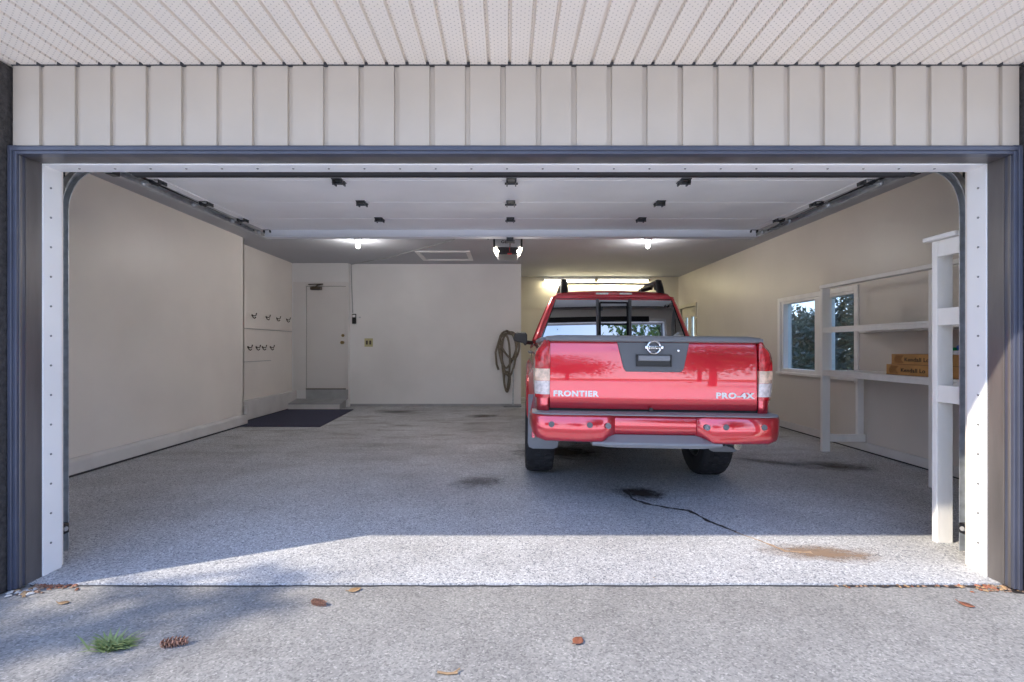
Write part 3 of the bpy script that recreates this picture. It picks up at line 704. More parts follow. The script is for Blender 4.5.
for x0, lab in ((0.86, 'fluorescent batten on the alcove wall, the one beside the white wall panel'), (2.14, 'fluorescent batten on the alcove wall, the one towards the side door')):
    t = thing('fluorescent_light', lab, 'light', (x0, YFAR, 2.785))
    b = MB(); b.box(0, 1.26, -0.06, 0, 0.015, 0.075, 0.006); b.build('housing', M['whitepl'], t)
    b = MB(); b.tube([(0.03, -0.045, -0.005), (1.23, -0.045, -0.005)], 0.019, 10); b.build('tube', M['tube'], t, smooth=True)
    for q in (0.0, 1.235):
        b = MB(); b.box(q, q + 0.025, -0.065, -0.02, -0.03, 0.04, 0.004); b.build('end_holder', M['bronze'], t)
    l = D.lights.new('tube_light', 'AREA'); l.shape = 'RECTANGLE'; l.size = 1.2; l.size_y = 0.05; l.energy = 8; l.color = (1.0, 0.90, 0.62)
    lo = D.objects.new('tube_light', l); COL.objects.link(lo); lo.location = (x0 + 0.63, YFAR - 0.14, 2.74); lo.rotation_euler = (math.radians(50), 0, 0)

ah = thing('attic_hatch', 'white framed attic hatch in the ceiling before the back wall', 'hatch', (-1.13, 8.80, ZC))
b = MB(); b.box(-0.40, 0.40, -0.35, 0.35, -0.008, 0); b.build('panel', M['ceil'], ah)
b = MB(); w = 0.075
b.box(-0.48, 0.48, -0.43, -0.43 + w, -0.022, 0, 0.003); b.box(-0.48, 0.48, 0.43 - w, 0.43, -0.022, 0, 0.003); b.box(-0.48, -0.48 + w, -0.355, 0.355, -0.022, 0, 0.003); b.box(0.48 - w, 0.48, -0.355, 0.355, -0.022, 0, 0.003)
b.build('frame', M['whitepl'], ah)

# ------------------------------------------------------------------ shelving along the right wall
sh = thing('wall_shelf_unit', 'long white lumber shelf unit standing under and past the right wall window', 'shelf unit', (3.615, 4.4, 0))
YN, YFE = -1.22, 1.14           # local near / far ends (world 3.18 .. 5.54)
def post(x0, x1, y0, y1, z0, z1, par=sh):
    b = MB(); b.box(x0, x1, y0, y1, z0, z1, 0.004); return b.build('post', M['whitewood'], par)
post(0.0, 0.089, YFE - 0.040, YFE, 0.0, 1.87); post(0.0, 0.089, -0.32, -0.28, 0.0, 1.86); post(0.0, 0.089, YN, YN + 0.04, 0.0, 1.86)
post(0.405, 0.475, YFE - 0.040, YFE, 0.13, 0.88); post(0.405, 0.475, YN, YN + 0.04, 0.0, 1.80)
for z, dp in ((1.425, 0.43), (0.935, 0.43)):
    b = MB(); b.box(0.008, dp + 0.04, YN + 0.041, YFE - 0.041, z - 0.02, z, 0.002); b.box(0.004, 0.038, YN + 0.041, YFE - 0.041, z - 0.062, z - 0.021, 0.003); b.build('shelf_board', M['whitewood'], sh)
b = MB(); b.box(-0.005, 0.085, YN, YFE + 0.01, 1.872, 1.91, 0.004); b.build('top_rail', M['whitewood'], sh)
b = MB(); b.box(0.09, 0.49, YFE - 0.05, YFE - 0.012, 0.115, 0.20, 0.004); b.build('cross_piece', M['whitewood'], sh)
b = MB(); b.box(0.09, 0.49, YFE - 0.05, YFE - 0.012, 0.86, 0.914, 0.004); b.box(0.445, 0.485, YN, YFE, 0.86, 0.914, 0.004); b.box(0.445, 0.485, YN, YFE, 1.36, 1.404); b.build('bearer', M['whitewood'], sh)

# shelf unit against the front wall, just inside the opening: its end frame faces the door
su = thing('front_shelf_unit', 'tall white lumber shelf unit by the right door jamb', 'shelf unit', (2.63, 2.66, 0))
def post2(x0, x1, y0, y1, z0, z1): return post(x0, x1, y0, y1, z0, z1, su)
post2(0.0, 0.098, 0.275, 0.313, 0.0, 1.85); post2(1.35, 1.44, 0.275, 0.313, 0.0, 1.85)
post2(0.02, 0.11, 0.0, 0.038, 0.0, 1.85); post2(1.35, 1.44, 0.0, 0.038, 0.0, 1.85)
for z in (1.435, 0.968):
    b = MB(); b.box(0.0, 0.038, 0.105, 0.274, z - 0.103, z, 0.003); b.build('rung', M['whitewood'], su)
    b = MB(); b.box(0.10, 1.35, 0.04, 0.31, z - 0.04, z - 0.015, 0.003); b.build('shelf_board', M['whitewood'], su)
b = MB(); b.box(0.0, 0.038, 0.105, 0.274, 1.75, 1.848, 0.003); b.build('rung', M['whitewood'], su)
b = MB(); b.box(-0.03, 1.46, 0.125, 0.345, 1.851, 1.878, 0.004); b.build('top_board', M['whitewood'], su)

# cartons on the middle shelf
zb = 0.936
def carton(x, y0, y1, z, h, lab, txtoff):
    t = thing('carton', lab, 'box', (x, (y0 + y1) / 2, z))
    L_ = (y1 - y0) / 2
    b = MB(); b.box(0.0, 0.30, -L_, L_, 0, h, 0.003); b.build('body', M['card'], t)
    b = MB()
    for i in range(4):
        b.tube([(-0.001, L_ - 0.06 - 0.025 * i, h * 0.15), (-0.001, L_ - 0.04 - 0.02 * i, h * 0.5), (-0.001, L_ - 0.07 - 0.022 * i, h * 0.88)], 0.004, 5)
    b.box(-0.0015, 0.0, -L_, L_, 0.0, 0.005); b.build('print_mark', M['carddark'], t)
    text_mesh('Kendall Lo', h * 0.52, 0.0006, M['ink'], t, 'lettering', (-0.001, L_ - txtoff, h * 0.48), 1.15, 0.0008, 1.05, PI / 2, -PI / 2, 'LEFT')
carton(3.69, 3.62, 4.67, zb, 0.098, 'long orange carton with black lettering, lower of two on the shelf', 0.17)
carton(3.70, 3.60, 4.62, zb + 0.099, 0.098, 'long orange carton with black lettering, upper of two on the shelf', 0.15)
t = thing('plastic_pack', 'small white pack with blue top and green tab on the orange cartons', 'pack', (3.74, 3.93, zb + 0.198))
b = MB(); b.box(-0.03, 0.16, -0.13, 0.10, 0.0, 0.035, 0.012); b.build('body', M['whitepl'], t)
b = MB(); b.box(-0.025, 0.15, -0.13, 0.05, 0.036, 0.085, 0.02); b.build('lid', M['bluepl'], t)
b = MB(); b.box(-0.035, 0.02, 0.055, 0.10, 0.036, 0.062, 0.006); b.build('tab', M['greenpl'], t)

# ------------------------------------------------------------------ floor stains and litter
def at(px, py, z=0.0):
    Y = 480.0 * (1.2 - z) / (py - 347.0)
    return Vector(((px - 507.0) / 480.0 * Y, Y, z))
def blob(r=1.0, n=40):
    b = MB(); b.poly([(r * math.cos(2 * PI * i / n), r * math.sin(2 * PI * i / n), 0) for i in range(n)]); return b
SM = {'oil': stain_mat('dark oil stain', (0.045, 0.032, 0.025), 0.9), 'rust': stain_mat('rusty dirt stain', (0.33, 0.22, 0.14), 0.75), 'faint': stain_mat('faded tyre dirt', (0.10, 0.095, 0.10), 0.55), 'brown': stain_mat('brown dirt', (0.10, 0.08, 0.06), 0.65)}
for px, py, rx, ry, rz, k, lab in [
    (641, 493, 0.30, 0.26, -0.3, 'oil', 'dark brown oil stain where the crack starts behind the truck'),
    (822, 553, 0.46, 0.17, -0.1, 'rust', 'rust coloured dirt patch in the sunlit strip of floor'),
    (478, 482, 0.36, 0.30, 0.4, 'faint', 'faded dark smear on the floor left of the rear tyre'),
    (830, 466, 0.62, 0.30, -0.2, 'brown', 'brown grimy patch on the floor before the wall shelves'),
    (560, 452, 0.7, 0.55, 0.0, 'oil', 'black oily patch on the floor under the truck'),
    (483, 416, 0.42, 0.32, 0.3, 'brown', 'brown drip stain on the floor below the hanging hose'),
    (395, 412, 0.5, 0.3, 0.0, 'faint', 'pale grey scuff on the floor by the back wall'),
    (770, 462, 0.5, 0.16, -0.5, 'faint', 'long grey scuff on the floor right of the rear tyre')]:
    o = blob().build('floor_stain', SM[k]); p = at(px, py); o.location = (p.x, p.y, 0.0012); o.scale = (rx, ry, 1); o.rotation_euler = (0, 0, rz)
    tag(o, lab, 'stain', 'stains on the garage floor')
def crack(path, w0, w1, z, name, lab, m, jit=0.008, sub=6):
    P = []
    for a, c in zip(path, path[1:]):
        for i in range(sub): P.append(Vector(a).lerp(Vector(c), i / sub))
    P.append(Vector(path[-1]))
    l, r = [], []
    for i, p in enumerate(P):
        t = (P[min(i + 1, len(P) - 1)] - P[max(i - 1, 0)]).normalized(); n = Vector((-t.y, t.x, 0))
        w = (w0 + (w1 - w0) * i / len(P)) * random.uniform(0.45, 1.4); p = p + n * random.uniform(-jit, jit)
        l.append((p.x + n.x * w, p.y + n.y * w, z)); r.append((p.x - n.x * w, p.y - n.y * w, z))
    b = MB(); b.loft([l, r], False, False); o = b.build(name, m); tag(o, lab, 'crack'); return o
M['crackoil'] = mat('oily dark crack', (0.035, 0.03, 0.03), 0.6)
M['crackrust'] = mat('rusty crack dust', (0.42, 0.30, 0.20), 0.8, var=0.3, scale=30)
crack([at(625, 490), at(634, 500), at(652, 505), at(676, 509), at(690, 511), at(708, 521), at(735, 532)], 0.020, 0.010, 0.0018, 'floor_crack', 'jagged dark oily crack in the floor behind the truck', M['crackoil'])
crack([at(735, 532), at(760, 541), at(785, 551), at(812, 553)], 0.008, 0.014, 0.0016, 'floor_crack', 'thin rusty crack crossing the sunlit strip of floor', M['crackrust'], 0.004)
b = MB()
P = [(-2.42 + 0.06 * i, YSLAB - 0.004 + random.uniform(-0.004, 0.003)) for i in range(82)]
b.loft([[(x, y - 0.006 - random.uniform(0, 0.006), -0.0095) for x, y in P], [(x, y + 0.004, -0.0095) for x, y in P]], False, False)
struct(b.build('trim_21', M['gap']), 'dark joint between driveway and slab', 'trim')
crack([(1.70, 2.425, 0), (1.95, 2.43, 0), (2.2, 2.425, 0), (2.42, 2.42, 0), (2.6, 2.34, 0)], 0.010, 0.014, -0.0085, 'joint_crack', 'crumbling dark crack along the slab edge by the right jamb', M['crackoil'], 0.008)
crack([at(640, 581), at(660, 580), at(678, 581)], 0.004, 0.008, -0.0085, 'joint_crack', 'short dark crack at the slab edge below the truck', M['crackoil'], 0.004)
def scatter(name, lab, cat, c, rx, ry, n, ms, smin, smax):
    b = MB()
    for i in range(n):
        x = c[0] + random.gauss(0, rx); y = c[1] + random.gauss(0, ry); s_ = random.uniform(smin, smax); a = random.uniform(0, 2 * PI)
        mi = random.randrange(len(ms)); u = Vector((math.cos(a), math.sin(a), 0)) * s_; v = Vector((-math.sin(a), math.cos(a), 0)) * s_ * 0.6
        p = Vector((x, y, -0.011 + 0.003)); h = Vector((0, 0, s_ * 0.4))
        b.loft([[p - u - v, p + u - v, p + u + v, p - u + v], [p - u * 0.5 - v * 0.5 + h, p + u * 0.5 - v * 0.5 + h, p + u * 0.4 + v * 0.5 + h, p - u * 0.5 + v * 0.4 + h]], True, True, mi)
    o = b.build(name, ms); tag(o, lab, cat, None, 'stuff'); return o
scatter('leaf_debris', 'red brown leaf crumbs at the foot of the right jamb', 'debris', (2.46, 2.41), 0.10, 0.022, 60, [M['leafbrown'], M['leaftan'], M['dirt']], 0.005, 0.014)
scatter('leaf_debris', 'brown crumbs along the slab edge left of the right jamb', 'debris', (2.0, 2.425), 0.22, 0.008, 36, [M['leafbrown'], M['dirt'], M['leaftan']], 0.004, 0.010)
scatter('leaf_debris', 'pale chips and brown crumbs at the foot of the left jamb', 'debris', (-2.37, 2.36), 0.04, 0.02, 40, [M['stone'], M['dirt'], M['leaftan']], 0.006, 0.018)
scatter('leaf_debris', 'dark red leaf crumbs beside the left jamb', 'debris', (-2.29, 2.425), 0.07, 0.012, 60, [M['leafbrown'], M['dirt']], 0.006, 0.014)
gz = -0.012
def pine_cone(p, L_, rz, lab):
    b = MB()
    for i in range(46):
        f = (i + 0.5) / 46; a = i * 2.39996; r = 0.34 * L_ * math.sin(PI * (0.12 + 0.84 * f)) ** 0.8
        c = Vector((L_ * (f - 0.5) * 1.6, math.cos(a) * r * 0.55, math.sin(a) * r * 0.55)); n = Vector((0.6, math.cos(a), math.sin(a))).normalized()
        u = n.cross(Vector((1, 0, 0))).normalized() * L_ * 0.13; tip = c + n * L_ * 0.20
        b.loft([[c - u, c + u, c + u * 0.8 + Vector((L_ * 0.05, 0, 0)), c - u * 0.8 + Vector((L_ * 0.05, 0, 0))], [tip - u * 0.7, tip + u * 0.7, tip + u * 0.6 + Vector((L_ * 0.03, 0, 0)), tip - u * 0.6 + Vector((L_ * 0.03, 0, 0))]])
    b.tube([(-0.8 * L_, 0, 0), (0, 0, 0), (0.78 * L_, 0, 0)], [0.03 * L_, 0.15 * L_, 0.04 * L_], 8)
    o = b.build('pine_cone', M['cone']); o.location = (p.x, p.y, gz + 0.26 * L_); o.rotation_euler = (0, 0, rz); tag(o, lab, 'pine cone')
pine_cone(at(173, 646, gz), 0.060, 0.25, 'brown pine cone on the driveway beside the green weed tuft')
pine_cone(at(318, 605, gz), 0.048, -0.3, 'brown pine cone on the sunny driveway close to the slab edge')
def leaf(p, L_, w, rz, m, lab, curl=0.3):
    b = MB(); R = []
    for i in range(9):
        f = i / 8; ww = w * math.sin(PI * min(1, 0.06 + f * 0.92)) ** 0.8; z = curl * L_ * (2 * f - 1) ** 2 * 0.35
        R.append([(L_ * (f - 0.5), -ww, z + ww * curl), (L_ * (f - 0.5), 0, z + 0.002), (L_ * (f - 0.5), ww, z + ww * curl)])
    b.loft(R, False, False); b.tube([(-0.75 * L_, 0.004, 0.012), (-0.5 * L_, 0, curl * L_ * 0.33)], 0.0018, 5)
    o = b.build('dead_leaf', m, solid=0.0015, smooth=True); o.location = (p.x, p.y, gz + 0.002); o.rotation_euler = (0, 0, rz); tag(o, lab, 'leaf')
leaf(at(355, 591, gz), 0.060, 0.020, 0.5, M['leaftan'], 'curled tan leaf on the driveway just past the pine cone by the slab')
leaf(at(578, 642, gz), 0.055, 0.022, 0.9, M['leafbrown'], 'dark red curled leaf alone on the driveway below the truck')
leaf(at(967, 606, gz), 0.055, 0.019, -0.9, M['leafbrown'], 'orange brown leaf on the driveway near the right jamb')
leaf(at(662, 580, gz), 0.060, 0.012, 0.1, M['leaftan'], 'small yellow leaf lying on the joint between slab and driveway')
leaf(at(64, 604, gz), 0.045, 0.014, 0.2, M['leaftan'], 'tiny brown leaf in a sun fleck near the left jamb')
b = MB(); p = at(448, 675, gz); b.tube([(-0.04, 0.004, 0.008), (0.0, 0.0, 0.004), (0.035, 0.003, 0.006)], 0.004, 6); b.tube([(0.02, 0, 0.006), (0.042, 0.02, 0.01)], 0.003, 5)
o = b.build('twig', M['leaftan']); o.location = (p.x, p.y, gz + 0.001); tag(o, 'short tan twig on the driveway at the bottom of the view', 'twig')
b = MB(); p = at(108, 648, gz)
for i in range(170):
    a = random.uniform(0, 2 * PI); l = random.uniform(0.03, 0.10); d = Vector((math.cos(a) * 1.2 + 0.5, math.sin(a) * 0.6 + 0.25, random.uniform(0.1, 0.45))).normalized() * l
    q = Vector((random.gauss(0.01, 0.022), random.gauss(0, 0.012), 0)); n = Vector((-d.y, d.x, 0)).normalized() * 0.0035
    b.loft([[q - n, q + n], [q + d * 0.6 + Vector((0, 0, 0.006)) - n, q + d * 0.6 + Vector((0, 0, 0.006)) + n], [q + d - n * 0.1, q + d + n * 0.1]], False, False)
o = b.build('weed_tuft', M['grass']); o.location = (p.x, p.y, gz); tag(o, 'green weed tuft growing from the shaded driveway', 'weed')

# ------------------------------------------------------------------ the truck (local: x right, y forward, rear axle at origin)
TR = thing('pickup_truck', 'red crew cab pickup truck parked nose-in, seen from its tailgate', 'truck', (1.098, 4.63, 0), math.radians(-2.2))
TR.rotation_euler = (0, math.radians(0.6), math.radians(-2.0))
WB = 3.20; RT = 0.388
def sm(t): t = max(0.0, min(1.0, t)); return t * t * (3 - 2 * t)
def half_w(y, z):
    w = 0.838 + 0.018 * math.sin(PI * min(1, max(0, (z - 0.5) / 0.8))) - 0.05 * sm((z - 1.12) / 0.18) - 0.04 * sm((0.62 - z) / 0.15)
    for yc in (0.0, WB):
        d = math.hypot(y - yc, z - RT); w += 0.055 * sm((0.66 - d) / 0.16)
    w -= 0.08 * sm((y - 3.35) / 0.6)
    return w
def zlow(y, sill):
    z = sill
    for yc in (0.0, WB):
        R = 0.50
        if abs(y - yc) < R: z = max(z, RT + 0.02 + math.sqrt(R * R - (y - yc) ** 2))
    return z
def side_panel(m, y0, y1, sill, ztop, s, n=40, rows=12):
    ys = sorted(set([y0 + (y1 - y0) * i / n for i in range(n + 1)] + [v for yc in (0, WB) for v in (yc - 0.4999, yc + 0.4999, yc - 0.49, yc + 0.49) if y0 < v < y1]))
    cols = []
    for y in ys:
        zl = zlow(y, sill); zt = ztop(y) if callable(ztop) else ztop
        cols.append([(s * half_w(y, zl + (zt - zl) * k / rows), y, zl + (zt - zl) * k / rows) for k in range(rows + 1)])
    m.loft(cols, False, False)
ZB = 1.245     # bed rail height
for s in (-1, 1):
    b = MB(); side_panel(b, -1.03, 0.405, 0.50, ZB, s)
    # rounded rear corner post
    pr = [(0.758, -1.118), (0.783, -1.122), (0.811, -1.112), (0.831, -1.085), (0.836, -1.03)]
    rings = []
    for z in [0.72 + (ZB - 0.72) * k / 10 for k in range(11)]:
        kx = half_w(-1.03, z) / 0.853
        rings.append([(s * (0.758 + (x - 0.758) * (half_w(-1.03, z) - 0.758) / 0.078), y, z) for x, y in pr])
    b.loft(rings, False, False)
    b.build('bed_side', M['red'], TR, smooth=True, angle=50, solid=0.02)
    # black rail cap with an upstand
    b = MB(); b.box(min(s * 0.745, s * 0.822), max(s * 0.745, s * 0.822), -1.06, 0.40, ZB - 0.01, ZB + 0.022, 0.008); b.build('rail_cap', M['plasticlight'], TR)
    # inner wheel house, inner bed wall
    b = MB(); b.box(min(s * 0.60, s * 0.76), max(s * 0.60, s * 0.76), -0.52, 0.52, 0.40, 1.02, 0.03); b.box(min(s * 0.745, s * 0.765), max(s * 0.745, s * 0.765), -1.04, 0.40, 0.72, ZB); b.build('wheel_house', M['under'], TR)
    # dark flare lip
    b = MB(); pts = []
    for i in range(25):
        a = PI * i / 24; y = 0.505 * math.cos(a); z = RT + 0.02 + 0.505 * math.sin(a); pts.append((s * (half_w(y, z) + 0.004), y, z))
    b.tube(pts, 0.016, 8); b.build('flare_lip', M['red'], TR, smooth=True)
b = MB(); b.box(-0.75, 0.75, -1.05, 0.40, 0.72, 0.76); b.box(-0.75, 0.75, 0.37, 0.40, 0.72, ZB); b.build('bed_floor', M['under'], TR)

# tailgate: lofted skin with a slight crown
tg_prof = [(-1.112, 0.742), (-1.1235, 0.757), (-1.1265, 0.84), (-1.1275, 0.94), (-1.124, 1.04), (-1.116, 1.13), (-1.106, 1.215), (-1.098, 1.236), (-1.05, 1.236), (-1.05, 0.742)]
b = MB(); rings = []
for i in range(21):
    x = -0.752 + 1.504 * i / 20; cr = 0.014 * (x / 0.752) ** 2
    rings.append([(x, y + (cr if y < -1.06 else 0), z) for y, z in tg_prof])
b.loft(rings); tg = b.build('tailgate', M['red'], TR, smooth=True, angle=40)
def tgy(z):
    for (ya, za), (yb, zb_) in zip(tg_prof, tg_prof[1:7]):
        if za <= z <= zb_: return ya + (yb - ya) * (z - za) / (zb_ - za)
    return tg_prof[6][0]
# spoiler cap along the top edge
b = MB(); rings = []
for i in range(17):
    x = -0.785 + 1.57 * i / 16; cr = 0.016 * (x / 0.8) ** 2; e = 0.010 * sm((abs(x) - 0.70) / 0.1)
    rings.append([(x, -1.128 + cr, 1.236), (x, -1.140 + cr, 1.246), (x, -1.128 + cr, 1.270 - e), (x, -1.09 + cr, 1.283 - e), (x, -1.02, 1.278 - e), (x, -1.02, 1.236)])
b.loft(rings); b.build('top_cap', M['plasticlight'], tg, smooth=True, angle=45)
# handle bezel (grey trapezoid plate)
b = MB()
Pz = [(-0.262, 1.234), (0.262, 1.234), (0.218, 1.045), (0.198, 1.018), (-0.198, 1.018), (-0.218, 1.045)]
b.prism([(x, tgy(z) - 0.010 + 0.014 * (x / 0.768) ** 2, z) for x, z in Pz], (0, 0.03, 0)); bz = b.build('handle_bezel', M['plastic'], tg, bevel=0.006)
b = MB(); hx, hz0, hz1 = 0.128, 1.058, 1.145
b.box(-hx, hx, -1.142, -1.10, hz0, hz0 + 0.008); b.box(-hx, hx, -1.142, -1.10, hz1 - 0.008, hz1); b.box(-hx, -hx + 0.008, -1.142, -1.10, hz0, hz1); b.box(hx - 0.008, hx, -1.142, -1.10, hz0, hz1); b.box(-hx, hx, -1.1345, -1.10, hz0, hz0 + 0.04)
b.build('handle_recess', M['blackpl'], bz)
b = MB(); b.box(-hx + 0.012, hx - 0.012, -1.150, -1.12, 1.098, 1.138, 0.008); b.build('handle', M['plasticlight'], bz)
b = MB(); b.lathe([(0.008, -1.140), (0.008, -1.146), (0.003, -1.147)], 'y', (0.172, 0, 1.175), 12); b.build('lock', M['chrome'], bz)
# round chrome emblem with cross bar
b = MB(); ringp = []
for i in range(33):
    a = 2 * PI * i / 32; ringp.append((0.046 * math.cos(a), -1.132, 1.197 + 0.046 * math.sin(a)))
b.tube(ringp, 0.0085, 8, caps=False); b.box(-0.066, 0.066, -1.145, -1.128, 1.185, 1.209, 0.004); em = b.build('emblem', M['chrome'], tg, smooth=True, angle=40)
text_mesh('NISSAN', 0.024, 0.0012, M['ink'], em, 'emblem_lettering', (0, -1.1462, 1.197), 1.15, 0.0006)
text_mesh('FRONTIER', 0.056, 0.004, M['silver'], tg, 'lettering', (-0.728, -1.121, 0.850), 1.16, 0.0024, 1.12, align='LEFT')
text_mesh('PRO-4X', 0.056, 0.004, M['silver'], tg, 'lettering', (0.722, -1.121, 0.850), 1.28, 0.0024, 1.12, align='RIGHT')
# gap under tailgate
b = MB(); b.box(-0.78, 0.78, -1.09, -1.0, 0.66, 0.742); b.build('rear_valance', M['under'], TR)

# tail lights
for s in (-1, 1):
    def lens(z0, z1, name, m, par, off=0.010, n=8):
        b = MB(); rings = []
        for k in range(n + 1):
            z = z0 + (z1 - z0) * k / n
            hw = half_w(-1.03, z); bulge = off + 0.008 * math.sin(PI * (z - 0.86) / 0.38)
            top = 0.020 * sm((z - 1.17) / 0.06); pr = [(0.756, -1.118), (0.773, -1.128), (0.803, -1.120), (0.829, -1.09), (0.836, -1.03), (0.836, -0.97)]
            rings.append([(s * (0.758 + (x - 0.758) * (hw - 0.758) / 0.078 + (bulge if j > 2 else 0) - (top if j > 1 else 0)), y - (bulge if j < 5 else 0), z) for j, (x, y) in enumerate(pr)] +
                         [(s * 0.785, -0.97, z), (s * 0.765, -1.05, z)])
        b.loft(rings); return b.build(name, m, par, smooth=True, angle=50)
    tl = lens(1.035, 1.232, 'tail_light', M['lensred'], TR)
    lens(0.945, 1.033, 'turn_lens', M['lensamber'], tl); lens(0.845, 0.943, 'reverse_lens', M['lensclear'], tl); lens(0.818, 0.843, 'lower_reflector', M['lensred'], tl)

# bumper
def bump_ring(x, yr, z0, z1, yf):
    return [(x, yf, z1), (x, yr + 0.012, z1), (x, yr, z1 - 0.012), (x, yr - 0.004, (z0 + z1) / 2), (x, yr + 0.002, z0 + 0.015), (x, yr + 0.018, z0), (x, yf, z0)]
BX = [(-0.893, -1.00, 0.655, 0.712, -0.98), (-0.888, -1.10, 0.625, 0.720, -0.98), (-0.873, -1.175, 0.588, 0.724, -1.0), (-0.840, -1.212, 0.552, 0.724, -1.02), (-0.78, -1.232, 0.535, 0.724, -1.05), (-0.55, -1.245, 0.532, 0.724, -1.06), (-0.385, -1.250, 0.532, 0.724, -1.06), (-0.335, -1.225, 0.565, 0.724, -1.06), (-0.29, -1.200, 0.575, 0.724, -1.06), (-0.285, -1.190, 0.578, 0.724, -1.06), (0, -1.192, 0.578, 0.724, -1.06)]
BX = BX + [(-x, a, c, d, e) for x, a, c, d, e in BX[-2::-1]]
BX = [(x * 1.008, a, c - 0.014, d - 0.016, e) for x, a, c, d, e in BX]
b = MB(); b.loft([bump_ring(*v) for v in BX]); bp = b.build('bumper', M['red'], TR, smooth=True, angle=50)
b = MB(); rings = []
for x, yr, z0, z1, yf in BX[2:-2]:
    yy = max(yr, -1.235) if abs(x) > 0.3 else -1.235
    rings.append([(x, yf, z1 + 0.001), (x, yf, z1 + 0.016), (x, yy + 0.03, z1 + 0.016), (x, yy + 0.008, z1 + 0.008), (x, yy + 0.008, z1 + 0.001)])
b.loft(rings); b.build('top_pad', M['plasticlight'], bp, smooth=True, angle=40)
b = MB(); rings = []
for x, zt in ((-0.455, 0.522), (-0.40, 0.530), (-0.33, 0.560), (-0.28, 0.568), (0, 0.568), (0.28, 0.568), (0.33, 0.560), (0.40, 0.530), (0.455, 0.522)):
    e = 0.02 * sm((abs(x) - 0.3) / 0.15)
    rings.append([(x, -1.10, zt), (x, -1.195, zt), (x, -1.262 + e, 0.524 - e * 0.1), (x, -1.268 + e, 0.510), (x, -1.255 + e, 0.488 + e * 0.4), (x, -1.10, 0.488 + e * 0.4)])
b.loft(rings); b.build('lower_step', M['plasticlight'], bp, smooth=True, angle=30)
for x, y in ((-0.745, -1.238), (-0.475, -1.251), (0.475, -1.251), (0.745, -1.238)):
    b = MB(); b.lathe([(0.021, y + 0.02), (0.021, y - 0.002), (0.015, y - 0.004)], 'y', (x, 0, 0.642), 16); b.build('parking_sensor', M['plastic'], bp)
for x in (-0.345, 0.345):
    b = MB(); b.lathe([(0.020, -1.18), (0.020, -1.256), (0.014, -1.256), (0.012, -1.250)], 'y', (x, 0, 0.638), 16); b.build('plate_lamp', M['plasticlight'], bp)
b = MB(); b.lathe([(0.014, -1.14), (0.014, -1.15)], 'y', (-0.02, 0, 0.745), 10); b.build('key_hole', M['blackpl'], bp)
# hitch bar, axle, spare, exhaust, drive line
b = MB(); b.box(-0.55, 0.55, -1.05, -0.97, 0.47, 0.53); b.box(-0.04, 0.04, -1.10, -0.95, 0.46, 0.53); b.build('hitch_bar', M['under'], TR)
b = MB(); b.tube([(-0.70, 0, RT), (0.70, 0, RT)], 0.045, 10); b.sphere((0.05, 0, RT), 0.14, 14, 10); b.build('rear_axle', M['under'], TR, smooth=True)
b = MB()
for s in (-1, 1): b.box(s * 0.45 - 0.03, s * 0.45 + 0.03, -1.05, 3.7, 0.50, 0.60)
b.lathe([(0.12, 0.44), (0.33, 0.44), (0.36, 0.50), (0.36, 0.58), (0.30, 0.62), (0.12, 0.62)], 'z', (0, -0.55, 0), 28); b.build('chassis', M['under'], TR)
b = MB(); b.tube([(0.60, -0.2, 0.50), (0.60, -0.70, 0.475), (0.66, -1.02, 0.468)], 0.032, 12); b.build('exhaust_pipe', M['chrome'], TR, smooth=True)
b = MB(); b.sphere((-0.39, -1.19, 0.515), 0.014, 8, 6, (1.4, 1, 0.8)); b.build('wire_clip', M['lensamber'], TR, smooth=True)

# wheels
def make_tire(name):
    b = MB(); seg = 120; rings = []
    prof = [(0.215, -0.105, 0), (0.235, -0.122, 0), (0.30, -0.134, 0), (0.352, -0.128, 0), (0.374, -0.112, 1), (0.386, -0.085, 2), (0.388, -0.045, 3), (0.388, -0.043, 4), (0.388, 0.0, 4), (0.388, 0.002, 5), (0.388, 0.043, 5), (0.388, 0.045, 6), (0.386, 0.085, 6), (0.374, 0.112, 7), (0.352, 0.128, 0), (0.30, 0.134, 0), (0.235, 0.122, 0), (0.215, 0.105, 0)]
    for r, x, g in prof:
        ring = []
        for k in range(seg):
            a = 2 * PI * k / seg; rr = r
            if g:
                ph = (k + (2 if g % 2 else 0) + (g in (4, 5)) * 1) % 5
                if ph in (0,): rr = r - 0.012
                if g in (3, 6) and ph == 1: rr = r - 0.010
            ring.append((x, rr * math.cos(a), rr * math.sin(a)))
        rings.append(ring)
    b.loft(rings, True, False); return b
